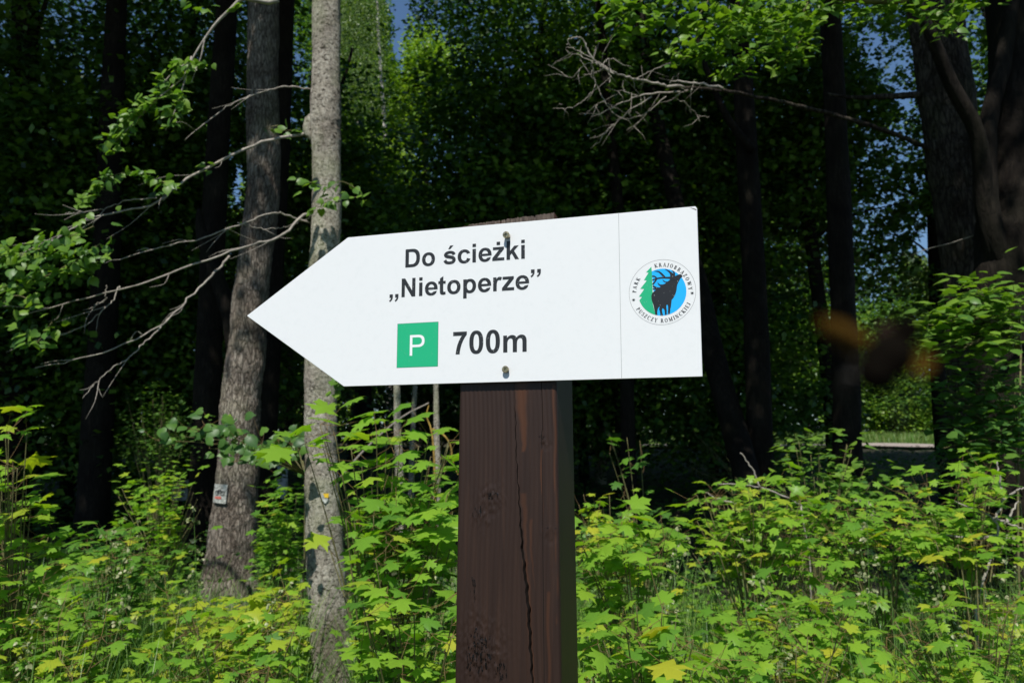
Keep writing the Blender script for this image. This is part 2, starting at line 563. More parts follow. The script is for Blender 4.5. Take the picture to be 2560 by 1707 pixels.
xl, xr = -0.3582, -0.2072
dep = 0.103
F0 = -(PLATE_T + GAP)
C0, C2 = -0.2575, -0.2300
fine = np.array([-2.2, -1.5, -1.05, -0.8, -0.45, 0, 0.45, 0.8, 1.05, 1.5, 2.2]) * 0.001
xs_front = np.concatenate([[xl + 0.0008, xl + 0.0022], np.sort(np.concatenate([np.array([q for q in np.linspace(xl + 0.005, xr - 0.005, 100) if abs(q - C0) > 0.0026 and abs(q - C2) > 0.0014]), C0 + fine, C2 + fine * 0.5])), [xr - 0.0022, xr - 0.0008]])
sec = [(x, F0 - (0.0022 if (k == 0 or k == len(xs_front) - 1) else 0.0007 if (k in (1, len(xs_front) - 2)) else 0), 0) for k, x in enumerate(xs_front)]
nfr = len(sec)
for q in np.linspace(0.005, dep - 0.005, 34):
    sec.append((xr, F0 - q, 1))
for q in np.linspace(xr - 0.004, xl + 0.004, 8):
    sec.append((q, F0 - dep, 2))
for q in np.linspace(dep - 0.005, 0.005, 12):
    sec.append((xl, F0 - q, 3))
sec_u = np.array([s_[0] for s_ in sec]); sec_n = np.array([s_[1] for s_ in sec]); side = np.array([s_[2] for s_ in sec])
rows = np.concatenate([np.linspace(-SZ - 0.3, -0.55, 24), np.arange(-0.545, 0.236, 0.0033)])
rng = np.random.default_rng(5)
crack_px = [(1287, 1005), (1290.4, 1143), (1296.6, 1240), (1301.5, 1317), (1306.3, 1384.6), (1314.5, 1457), (1320.8, 1529.5), (1325.6, 1626), (1330.4, 1707)]
cr = np.array([inv(*q) for q in crack_px]); cr[:, 0] -= 0.0028
cr = np.vstack([cr, [[cr[-1][0] + 0.004, -0.9]]])
cr2 = np.array([inv(1354.6, 962), inv(1357, 1010), inv(1357, 1076)]); cr2[:, 0] -= 0.0028
STAIN = []                                # orange-brown streaks where the stain has worn thin: u, v top, v bottom, half width
for (x_, ya_, yb_, w_) in [(1321, 940, 1128, 11), (1317, 1232, 1410, 6), (1354, 1120, 1330, 2.2), (1312, 1400, 1800, 4.5), (1386, 960, 1560, 3.5), (1330, 1300, 1480, 3), (1368, 1480, 1800, 4)]:
    a_, b_ = inv(x_, ya_), inv(x_, min(yb_, 1700))
    STAIN.append((a_[0] - 0.0028, a_[1], b_[1] - (0.3 if yb_ > 1700 else 0), w_ * 0.00061))
RES = [(-0.305, -0.165, .014, .008), (-0.325, -0.190, .011, .014), (-0.334, -0.176, .005, .007), (-0.322, -0.385, .028, .040), (-0.229, -0.080, .008, .006), (-0.219, -0.208, .011, .0035), (-0.332, -0.30, .006, .03), (-0.29, -0.41, .012, .02)]
ST_A, RE_A = [], []
Vp = []
for v in rows:
    u = sec_u.copy(); n = sec_n.copy(); z = np.full(len(u), v)
    c = np.interp(-v, -cr[:, 0 + 1], cr[:, 0]) + 0.0007 * math.sin(v * 190) + 0.0005 * math.sin(v * 410 + 1)
    k_ = np.clip((cr[0][1] - v) / 0.02, 0, 1)
    wdt = k_ * (0.75 + 2.1 * np.clip((-v - 0.15) / 0.14, 0, 1) * (1 - 0.45 * np.clip((-v - 0.33) / 0.08, 0, 1)) + 0.2 * math.sin(v * 230))
    e = sec_u - C0
    opened = np.where(np.abs(e) < 0.0009, e * (wdt - 1), np.sign(e) * 0.0009 * (wdt - 1) * np.exp(-(np.abs(e) - 0.0009) / 0.004))
    warp = (c - C0) * np.clip(1 - np.abs(e) / 0.024, 0, 1)
    u = np.where(side == 0, u + warp * 1.0 + opened, u)
    n = n - np.where((side == 0) & (np.abs(e) < 0.0007), 0.011 * np.clip(wdt * 1.5, 0, 1), 0)
    if cr2[-1][1] < v < 0.1:
        c2 = np.interp(-v, -cr2[:, 1], cr2[:, 0]) - C2
        e2 = sec_u - C2
        u = np.where(side == 0, u + c2 * np.clip(1 - np.abs(e2) / 0.008, 0, 1), u)
        n = n - np.where((side == 0) & (np.abs(e2) < 0.0003), 0.005, 0)
    # the raw sawn end under the plate edge
    n = n + np.where(side == 0, 0.0003 * np.sin(u * 900 + 3 * np.sin(v * 14)), 0)
    # resin-blistered patches
    for (bu, bv, ru, rv, am) in [(-0.305, -0.165, .020, .018, .0011), (-0.322, -0.195, .014, .016, .0012), (-0.318, -0.385, .034, .045, .0015), (-0.227, -0.085, .008, .008, .0009), (-0.219, -0.213, .010, .005, .0010), (-0.33, -0.34, .012, .03, .0009)]:
        gss = np.exp(-((u - bu) / ru) ** 2 - ((v - bv) / rv) ** 2)
        n = n + np.where(side == 0, gss * am * np.clip(rng.normal(0.2, 1.0, len(u)), -0.4, 2.2), 0)
    for (bu, bv, ru, rv) in [(-0.305, -0.185, .011, .007), (-0.2225, -0.092, .006, .005), (-0.2185, -0.222, .007, .006)]:
        e = np.sqrt(((u - bu) / ru) ** 2 + ((v - bv) / rv) ** 2)
        n = n + np.where(side == 0, -0.0007 * np.exp(-((e - 1) / 0.16) ** 2) - 0.0003 * np.exp(-((e - .55) / 0.12) ** 2), 0)
    st = np.zeros(len(u)); re_ = np.zeros(len(u))
    for (a_, vt, vb, w_) in STAIN:
        if vb < v < vt:
            f_ = (vt - v) / (vt - vb)
            st = np.maximum(st, np.exp(-((sec_u - a_ - 0.001 * math.sin(v * 60)) / (w_ * (1 - 0.75 * f_))) ** 4))
    for (bu, bv, ru, rv) in RES:
        re_ = np.maximum(re_, 1.0 * np.exp(-(((u - bu) / (ru * 1.3)) ** 2 + ((v - bv) / (rv * 1.3)) ** 2) ** 2))
    st = np.where(side == 0, st * (0.95 if v > -0.16 else 0.55), 0); re_ = np.where(side == 0, re_, 0)
    ST_A.append(st); RE_A.append(re_)
    flare = 1 + 0.105 * np.clip(-v - 0.02, 0, 0.6)
    u = (u + 0.2816) * flare - 0.2816; n = np.where(side > 0, (n - F0) * flare + F0, n)
    Vp.append(O0[None] + DX[None] * u[:, None] + NN[None] * n[:, None] + np.array([0, 0, 1.0])[None] * z[:, None])
# jagged sawn top
top = Vp[-1].copy()
tz = 0.2425 + np.clip((sec_u - (-0.35)) / 0.145, 0, 1) * 0.0065 + rng.normal(0, 0.0007, len(sec_u))
tz = tz - np.where(np.abs(sec_u + 0.290) < 0.0016, 0.006, 0) - np.where(np.abs(sec_u + 0.236) < 0.0014, 0.007, 0)
top[:, 2] = SZ + tz
Vp.append(top)
Vp = np.array(Vp)
nr, ns = Vp.shape[:2]
i = np.arange(nr - 1)[:, None] * ns; j = np.arange(ns)[None]; j2 = (j + 1) % ns
F = np.stack([i + j, i + j2, i + ns + j2, i + ns + j], -1).reshape(-1, 4)
V = Vp.reshape(-1, 3)
L = F.ravel().tolist() + [(nr - 1) * ns + k for k in range(ns)]
C = [4] * len(F) + [ns]
mid_col = np.arange(ns)
e_ = np.abs(0.5 * (sec_u[mid_col] + sec_u[(mid_col + 1) % ns]) - C0)
groove = (side[mid_col] == 0) & (side[(mid_col + 1) % ns] == 0) & ((e_ < 0.00085) | (np.abs(0.5 * (sec_u[mid_col] + sec_u[(mid_col + 1) % ns]) - C2) < 0.0004))
mi = [int(q) for _ in range(nr - 1) for q in groove] + [0]
post = mesh_np('post', V, L, C, [wm, plain('split_shade', (0.006, 0.004, 0.003), 0.7, 0.15)], post_root, smooth=True, matidx=mi)  # groove walls painted near-black, the depth's shade put into the colour
for nm_, ar_ in (('stain', ST_A), ('resin', RE_A)):
    at_ = post.data.attributes.new(nm_, 'FLOAT', 'POINT')
    at_.data.foreach_set("value", np.concatenate([np.concatenate(ar_), np.zeros(ns)]).astype(np.float32))
# raw pale end grain where the saw tore the top edge
em, nt, p = mat('raw_end_wood')
mp = N(nt, "ShaderNodeMapping"); tc = N(nt, "ShaderNodeTexCoord"); mp.inputs["Scale"].default_value = (1, 1, 0.12)
nt.links.new(tc.outputs["Object"], mp.inputs["Vector"])
nn = noise(nt, mp.outputs[0], 240, 5, 0.7)
rp = ramp(nt, [(0.35, (0.035, 0.024, 0.018)), (0.62, (0.12, 0.09, 0.07)), (0.78, (0.36, 0.29, 0.23))])
nt.links.new(nn, rp.inputs[0]); nt.links.new(rp.outputs[0], p.inputs["Base Color"]); p.inputs["Roughness"].default_value = 0.9
g = Geo()
for (a, bb) in [(-0.3550, -0.2930), (-0.2910, -0.2400), (-0.2375, -0.2080)]:
    us = np.arange(a, bb, 0.0009)
    VV = []
    for k, u in enumerate(us):
        zt = 0.2445 + np.clip((u + 0.35) / 0.145, 0, 1) * 0.0068 + rng.normal(0, 0.0007)
        if u < -0.345: zt -= 0.003
        VV += [tuple(W(u, 0.2300, F0 + 0.0008)), tuple(W(u, zt, F0 + 0.0008 + rng.normal(0, .0002))), tuple(W(u, zt - 0.0006 + rng.normal(0, 0.0005), F0 - 0.003)), tuple(W(u, 0.2300, F0 - 0.003))]
    FF = []
    for k in range(len(us) - 1):
        o_ = k * 4
        FF += [(o_, o_ + 4, o_ + 5, o_ + 1), (o_ + 1, o_ + 5, o_ + 6, o_ + 2), (o_ + 2, o_ + 6, o_ + 7, o_ + 3)]
    g.add(VV, FF)
g.build('splintered_top_edge', em, post)


# --- the board
bm_, nt, p = mat('white_board')
n1 = noise(nt, coords(nt), 90, 6, 0.7)
n2 = noise(nt, coords(nt), 700, 2, 0.5)
rp = ramp(nt, [(0.25, (0.715, 0.735, 0.730)), (0.5, (0.745, 0.762, 0.757))])
nt.links.new(n1, rp.inputs[0])
v_ = N(nt, "ShaderNodeTexVoronoi"); v_.inputs["Scale"].default_value = 210
nt.links.new(coords(nt), v_.inputs["Vector"])
dr = ramp(nt, [(0.035, (0.62, 0.63, 0.62)), (0.07, (1, 1, 1))])
nt.links.new(v_.outputs["Distance"], dr.inputs[0])
nm = noise(nt, coords(nt), 40, 2, 0.5)
gate = ramp(nt, [(0.60, (0, 0, 0)), (0.66, (1, 1, 1))]); nt.links.new(nm, gate.inputs[0])
mm = N(nt, "ShaderNodeMix", data_type='RGBA', blend_type='MULTIPLY')
nt.links.new(gate.outputs[0], mm.inputs["Factor"]); nt.links.new(rp.outputs[0], mm.inputs["A"]); nt.links.new(dr.outputs[0], mm.inputs["B"])
nt.links.new(mm.outputs["Result"], p.inputs["Base Color"])
p.inputs["Roughness"].default_value = 0.42
p.inputs["Specular IOR Level"].default_value = 0.25
b = N(nt, "ShaderNodeBump"); b.inputs["Strength"].default_value = 0.04; b.inputs["Distance"].default_value = 0.0002
nt.links.new(n2, b.inputs["Height"]); nt.links.new(b.outputs[0], p.inputs["Normal"])

BH, BW, BA, BT, BDX = 0.23928, 0.54857, 0.18378, 0.12146, 0.110686
outline = [(0, 0), (0, BH - 0.0035), (-0.0025, BH), (-BW, BH), (-BW - BA, BT), (-BW, 0)]


def prism(pts, n_front, n_back, bev=0.0006):
    k = len(pts)
    P = np.array(pts)
    c = P.mean(0)
    ins = P + unit(c - P) * bev
    V = [W(a, b_, n_front) for a, b_ in ins] + [W(a, b_, n_front - bev) for a, b_ in P] + [W(a, b_, n_back) for a, b_ in P]
    F = [tuple(range(k))]
    for q in range(k):
        r_ = (q + 1) % k
        F += [(q, k + q, k + r_, r_), (k + q, 2 * k + q, 2 * k + r_, k + r_)]
    F.append(tuple(range(2 * k, 3 * k))[::-1])
    return V, F


g = Geo(); g.add(*prism(outline, 0.0, -PLATE_T))
board = g.build('sign_board', bm_, post_root)


def ink(name, col, spk=0.75, rough=0.38):
    m, nt, p = mat(name)
    v = N(nt, "ShaderNodeTexVoronoi"); v.inputs["Scale"].default_value = 330
    nt.links.new(coords(nt), v.inputs["Vector"])
    r_ = ramp(nt, [(0.13, (1, 1, 1)), (0.19, (0, 0, 0))]); nt.links.new(v.outputs["Distance"], r_.inputs[0])
    n_ = noise(nt, coords(nt), 240, 1, 0.5)
    g_ = ramp(nt, [(0.53, (0, 0, 0)), (0.60, (1, 1, 1))]); nt.links.new(n_, g_.inputs[0])
    mu = N(nt, "ShaderNodeMath", operation='MULTIPLY'); nt.links.new(r_.outputs[0], mu.inputs[0]); nt.links.new(g_.outputs[0], mu.inputs[1])
    mu2 = N(nt, "ShaderNodeMath", operation='MULTIPLY'); nt.links.new(mu.outputs[0], mu2.inputs[0]); mu2.inputs[1].default_value = spk
    mx = N(nt, "ShaderNodeMix", data_type='RGBA'); nt.links.new(mu2.outputs[0], mx.inputs["Factor"])
    mx.inputs["A"].default_value = (*col, 1); mx.inputs["B"].default_value = (0.6, 0.62, 0.62, 1)
    nt.links.new(mx.outputs["Result"], p.inputs["Base Color"])
    p.inputs["Roughness"].default_value = rough
    p.inputs["Specular IOR Level"].default_value = 0.4
    return m


M['ink'] = ink('black_print', (0.022, 0.023, 0.024))
M['green'] = ink('green_print', (0.015, 0.42, 0.19), 0.35)
M['blue'] = ink('blue_print', (0.012, 0.42, 0.88), 0.05)
M['black'] = ink('black_stag_print', (0.016, 0.017, 0.019), 0.8)
M['paper'] = plain('white_print', (0.80, 0.82, 0.82), 0.35)


# --- lettering: outlines drawn in a 2048 unit em
def arc(cx, cy, rx, ry, a0, a1, n=18, e=2.15):
    out = []
    for q in range(n + 1):
        a = math.radians(a0 + (a1 - a0) * q / n)
        c, s = math.cos(a), math.sin(a)
        out.append((cx + rx * math.copysign(abs(c) ** (2 / e), c), cy + ry * math.copysign(abs(s) ** (2 / e), s)))
    return out


def ring(cx, cy, rx, ry, ix, iy, icx=None, e=2.15):
    return [arc(cx, cy, rx, ry, 0, 360, 44, e)[:-1], arc(icx or cx, cy, ix, iy, 0, 360, 36, e)[:-1]]


def stroke(pts, w, n=40):
    P = smooth_path([(a, b_, 0) for a, b_ in pts], n)[:, :2]
    ww = np.interp(np.linspace(0, 1, n), np.linspace(0, 1, len(w)), w) if isinstance(w, (list, tuple)) else np.full(n, w)
    t = np.gradient(P, axis=0); t /= np.linalg.norm(t, axis=1)[:, None] + 1e-9
    nn_ = np.stack([-t[:, 1], t[:, 0]], 1)
    return [tuple(q) for q in P + nn_ * ww[:, None] / 2] + [tuple(q) for q in (P - nn_ * ww[:, None] / 2)[::-1]]


def rect(x0, y0, x1, y1):
    return [(x0, y0), (x1, y0), (x1, y1), (x0, y1)]


COMMA = [(137, 281), (418, 281), (418, 80), (405, -40), (355, -160), (270, -255), (165, -325), (105, -205), (190, -145), (245, -70), (268, 0), (137, 0)]


def G(ch):
    S = lambda *a: [[x] for x in a]
    if ch == 'D':
        o = [(150, 1466), (691, 1466)] + arc(700, 733, 681, 733, 90, -90, 26, 2.5)[1:] + [(150, 0)]
        i_ = [(446, 1218), (640, 1218)] + arc(660, 733, 415, 486, 90, -90, 24, 2.6)[1:] + [(446, 247)]
        return 1479, [[o, i_]]
    if ch == 'o': return 1251, [ring(625, 531, 543, 555, 255, 326)]
    if ch == 'c':
        return 1139, [[arc(618, 531, 534, 555, 25, 340, 40) + [(818, 398)] + arc(632, 531, 262, 330, 325, 38, 34)[1:] + [(795, 700)]]]
    if ch in 'sś':
        sh = S(stroke([(925, 735), (840, 880), (580, 950), (320, 885), (225, 755), (330, 640), (580, 575), (840, 490), (925, 325), (820, 165), (555, 110), (290, 170), (165, 345)], [270, 240, 228, 250, 275, 275, 262, 270, 275, 250, 228, 240, 270], 70))
        if ch == 'ś': sh += S([(440, 1195), (600, 1195), (870, 1480), (590, 1480)])
        return 1139, sh
    if ch == 'i': return 569, S(rect(147, 0, 428, 1062), rect(147, 1206, 428, 1466))
    if ch == 'e':
        sh = [[arc(590, 531, 525, 555, 0, 328, 42)[:-1] + [(1058, 335), (778, 288)] + arc(590, 531, 245, 335, 318, 10, 32)[1:] + [(842, 620)]]]
        sh += S([(340, 442), (1117, 442), (1115, 545), (1095, 620), (340, 620)])
        return 1139, sh
    if ch in 'zż':
        sh = S([(33, 0), (33, 215), (560, 838), (84, 838), (84, 1062), (957, 1062), (957, 860), (430, 232), (984, 232), (984, 0)])
        if ch == 'ż': sh += S(rect(375, 1206, 655, 1466))
        return 1024, sh
    if ch == 'k': return 1139, S(rect(137, 0, 418, 1466), [(418, 688), (747, 1062), (1093, 1062), (730, 676), (1119, 0), (816, 0), (548, 478), (418, 338)])
    if ch == 'N': return 1479, S([(150, 0), (150, 1466), (438, 1466), (1038, 487), (1038, 1466), (1313, 1466), (1313, 0), (1016, 0), (425, 956), (425, 0)])
    if ch == 't': return 682, S([(634, 1062), (634, 838), (442, 838), (442, 410), (450, 258), (474, 224), (522, 211), (622, 240), (646, 22), (540, -12), (428, -24), (293, 1), (205, 66), (170, 164), (161, 375), (161, 838), (32, 838), (32, 1062), (161, 1062), (161, 1273), (442, 1437), (442, 1062)])
    if ch == 'p': return 1251, [[rect(137, -404, 418, 1062)], ring(672, 530, 500, 555, 226, 330, 660)]
    if ch == 'r': return 797, S([(135, 0), (135, 1062), (396, 1062), (396, 911), (450, 1000), (517, 1060), (637, 1086), (740, 1072), (831, 1036), (744, 791), (680, 822), (608, 832), (555, 822), (510, 799), (470, 750), (440, 670), (422, 540), (416, 328), (416, 0)])
    if ch == 'm': return 1821, S([(126, 0), (126, 1062), (385, 1062), (385, 917), (480, 1010), (600, 1066), (720, 1086), (850, 1065), (950, 1010), (1020, 917), (1120, 1015), (1230, 1070), (1340, 1086), (1480, 1066), (1590, 1000), (1660, 890), (1690, 780), (1696, 679), (1696, 0), (1415, 0), (1415, 607), (1402, 765), (1365, 838), (1280, 868), (1190, 850), (1110, 780), (1065, 680), (1051, 510), (1051, 0), (770, 0), (770, 582), (758, 755), (720, 838), (635, 868), (540, 845), (455, 770), (415, 650), (407, 520), (407, 0)])
    if ch == '7': return 1139, S([(86, 1180), (86, 1440), (1048, 1440), (1048, 1235), (930, 1090), (800, 880), (690, 640), (610, 380), (565, 150), (552, 0), (276, 0), (300, 230), (375, 560), (500, 880), (600, 1050), (695, 1180)])
    if ch == '0': return 1139, [ring(563, 723, 482, 748, 190, 520, e=2.35)]
    if ch == 'P':
        o = [(158, 1466), (711, 1466)] + arc(760, 1031, 519, 435, 90, -90, 24, 2.5)[1:] + [(352, 596), (352, 0), (158, 0)]
        i_ = [(352, 1293), (715, 1293)] + arc(745, 1031, 334, 262, 90, -90, 20, 2.5)[1:] + [(352, 769)]
        return 1366, [[o, i_]]
    if ch == '„': return 1024, S(COMMA, [(a + 478, b_) for a, b_ in COMMA])
    if ch == '”': return 1024, S([(a - 20, b_ + 1185) for a, b_ in COMMA], [(a + 458, b_ + 1185) for a, b_ in COMMA])
    return 569, []


LAY = [0.0]


def fill(g, outlines, n):
    """outlines = outer polygon and its holes, in plate coordinates"""
    polys = [[Vector((a, b_, 0)) for a, b_ in o] for o in outlines]
    flat = [q for o in outlines for q in o]
    tris = geometry.tessellate_polygon(polys)
    V = [W(a, b_, n) for a, b_ in flat]
    F = []
    for t in tris:
        a, b_, c = [flat[k] for k in t]
        cr_ = (b_[0] - a[0]) * (c[1] - a[1]) - (b_[1] - a[1]) * (c[0] - a[0])
        F.append(tuple(t) if cr_ < 0 else tuple(t)[::-1])
    F = [f[::-1] for f in F]
    g.add(V, F)


def text(name, s_, x, y, sx, sy, m, n0=0.00018, first=0, kern={}):
    g = Geo(); pen = -first
    for q, ch in enumerate(s_):
        adv, sh = G(ch)
        for k, o in enumerate(sh):
            fill(g, [[(x + (pen + a) * sx, y + b_ * sy) for a, b_ in c] for c in o], n0 + 0.00004 * k)
        pen += adv + kern.get(ch, 0)
    return g.build(name, m, board)


u1 = 0.0291 / 1466
text('lettering', 'Do ścieżki', -0.4464, 0.1824, 0.1944 / 9726, u1, M['ink'], first=150)
wN = (-0.2686 + 0.4520) / (1479 + 569 + 1139 + 682 + 1251 + 1251 + 1139 + 797 + 984 - 150)
text('lettering', 'Nietoperze”', -0.4520, 0.1359, wN, 0.0294 / 1466, M['ink'], first=150)
text('lettering', '„', -0.4730, 0.1359, wN, 0.0294 / 1466, M['ink'], first=105)
text('lettering', '700m', -0.3652, 0.0433, 0.1157 / 5027, 0.0342 / 1440, M['ink'], first=86)

# parking square
PX, PY, PS = -0.45751, 0.026543, 0.067684
g = Geo(); fill(g, [rect(PX - .0004, PY - .0004, PX + PS + .0004, PY + PS + .0004)], 0.0001)
frame_ = g.build('square_border', M['ink'], board)
g = Geo(); fill(g, [rect(PX, PY, PX + PS, PY + PS)], 0.0002)
sq = g.build('parking_symbol', M['green'], board)
text('lettering', 'P', -0.4363, 0.0441, 0.0244 / 1121, 0.0318 / 1466, M['paper'], n0=0.00034, first=158)
# dividing line
g = Geo(); fill(g, [rect(-BDX - 0.0003, 0.0008, -BDX + 0.0003, BH - 0.0008)], 0.00012)
g.build('dividing_line', plain('grey_line', (0.30, 0.31, 0.31), 0.5), board)
# dark chip at the upper right corner of the plate
g = Geo(); fill(g, [[(-0.0105, BH - 0.0012), (-0.0012, BH - 0.0062), (-0.0008, BH - 0.0048), (-0.0045, BH - 0.0030)]], 0.00014)
g.build('corner_scratch', plain('scratch', (0.10, 0.10, 0.10), 0.6), board)

# --- round park emblem
EX, EY, ER = -0.05144, 0.11985, 0.046486
KE = ER / 650.0                              # per unit of the 650-radius drawing


def E(x, y):                                 # drawing centred on (749, 787), y down
    return (EX + (x - 749) * KE, EY - (y - 787) * KE)


g = Geo()
o1 = [(EX + ER * math.cos(a), EY + ER * math.sin(a)) for a in np.linspace(0, 2 * math.pi, 97)[:-1]]
o2 = [(EX + (ER - .00042) * math.cos(a), EY + (ER - .00042) * math.sin(a)) for a in np.linspace(0, 2 * math.pi, 97)[:-1]]
fill(g, [o1, o2], 0.00012)
emblem = g.build('emblem_ring', plain('thin_ring', (0.22, 0.22, 0.22), 0.5), board)
RB = 467
g = Geo()
a0 = math.atan2(787 - 358, 553 - 749)
arcpts = []
# blue disc right of the fir's straight edge
for a in np.linspace(math.acos((556 - 749) / RB), -math.acos((612 - 749) / RB), 70):
    arcpts.append(E(749 + RB * math.cos(a), 787 - RB * math.sin(a)))
fill(g, [arcpts], 0.00012)
g.build('blue_disc', M['blue'], board)
fir = [(553, 265), (445, 375), (495, 380), (400, 527), (455, 540), (325, 695), (402, 705), (293, 853), (355, 860), (297, 932)]
for a in np.linspace(math.atan2(-145, -452) + 2 * math.pi, math.pi + math.acos((749 - 610) / RB), 20):
    fir.append((749 + RB * math.cos(a), 787 - RB * math.sin(a)))
fir += [(585, 1120), (560, 1000), (566, 800), (560, 400)]
g = Geo(); fill(g, [[E(*q) for q in fir]], 0.00020)
g.build('fir_tree_print', M['green'], board)


def Z5(x, y):                                # second, larger drawing centred on (580, 840), radius 623
    return (EX + (x - 580) * ER * RB / 650 / 623, EY - (y - 840) * ER * RB / 650 / 623)


stag = [(1080, 398), (1092, 425), (1112, 440), (1112, 468), (1095, 478), (1085, 492), (1060, 510), (1040, 545), (1010, 600), (980, 660), (965, 720), (955, 800),
        (930, 890), (895, 970), (860, 1020), (820, 1065), (815, 1120), (800, 1220), (780, 1320), (765, 1425), (710, 1440), (722, 1330), (725, 1240), (715, 1190), (697, 1178), (683, 1200),
        (680, 1260), (688, 1320), (685, 1442), (640, 1455), (635, 1380), (628, 1310), (590, 1268), (568, 1290), (568, 1350), (590, 1460), (525, 1462), (508, 1340), (488, 1285),
        (515, 1222), (480, 1240), (455, 1290), (443, 1360), (445, 1442), (390, 1432), (375, 1330), (350, 1180), (322, 1090), (300, 1010), (298, 930), (315, 870), (350, 825),
        (385, 800), (425, 775), (345, 765), (338, 740), (345, 720), (372, 735), (400, 735), (340, 690), (340, 655), (360, 650), (440, 700), (510, 715), (545, 695), (500, 655), (472, 615), (470, 555), (490, 600),
        (530, 635), (600, 640), (660, 625), (690, 595), (640, 580), (607, 540), (600, 500), (630, 535), (680, 570), (735, 568), (780, 535), (815, 508), (790, 492), (820, 430), (860, 430), (925, 440), (1000, 408), (1040, 398)]
g = Geo(); fill(g, [[Z5(*q) for q in stag]], 0.00028)
lay = 0.00032
for pts, w in [([(800, 475), (720, 470), (620, 462), (520, 465), (450, 475), (335, 505)], [60, 48, 44, 42, 40, 34]),
               ([(450, 470), (400, 415), (332, 400)], [40, 34, 36]),
               ([(452, 468), (410, 540), (340, 625)], [44, 40, 40]),
               ([(655, 455), (590, 370), (500, 290), (388, 272)], [58, 50, 34, 6]),
               ([(835, 470), (820, 370), (770, 300), (668, 232)], [70, 50, 40, 6]),
               ([(890, 450), (905, 370), (890, 320), (838, 280)], [60, 46, 30, 5]),
               ([(880, 450), (868, 380), (820, 315)], [50, 34, 5]),
               ([(800, 470), (870, 490), (960, 470)], [90, 110, 80])]:
    st = stroke(pts, w, 16)
    fill(g, [[Z5(*q) for q in st]], lay); lay += 0.00004
g.build('stag_print', M['black'], board)

# serif capitals on the ring, cap height 100, drawn as thick and thin strokes
th, tn = 19, 8


def bar(x0, y0, x1, y1, w):
    dx, dy = x1 - x0, y1 - y0
    l = math.hypot(dx, dy) or 1
    a, b_ = -dy / l * w / 2, dx / l * w / 2
    return [(x0 + a, y0 + b_), (x1 + a, y1 + b_), (x1 - a, y1 - b_), (x0 - a, y0 - b_)]


def ser(x, y, w=34):
    return rect(x - w / 2, y - 3.5, x + w / 2, y + 3.5)


def bowl(x, y0, y1, rx, w=17):
    cy, ry = (y0 + y1) / 2, (y1 - y0) / 2
    return [arc(x, cy, rx, ry, 90, -90, 12, 2) + arc(x, cy, rx - w, ry - 7, -90, 90, 12, 2)]


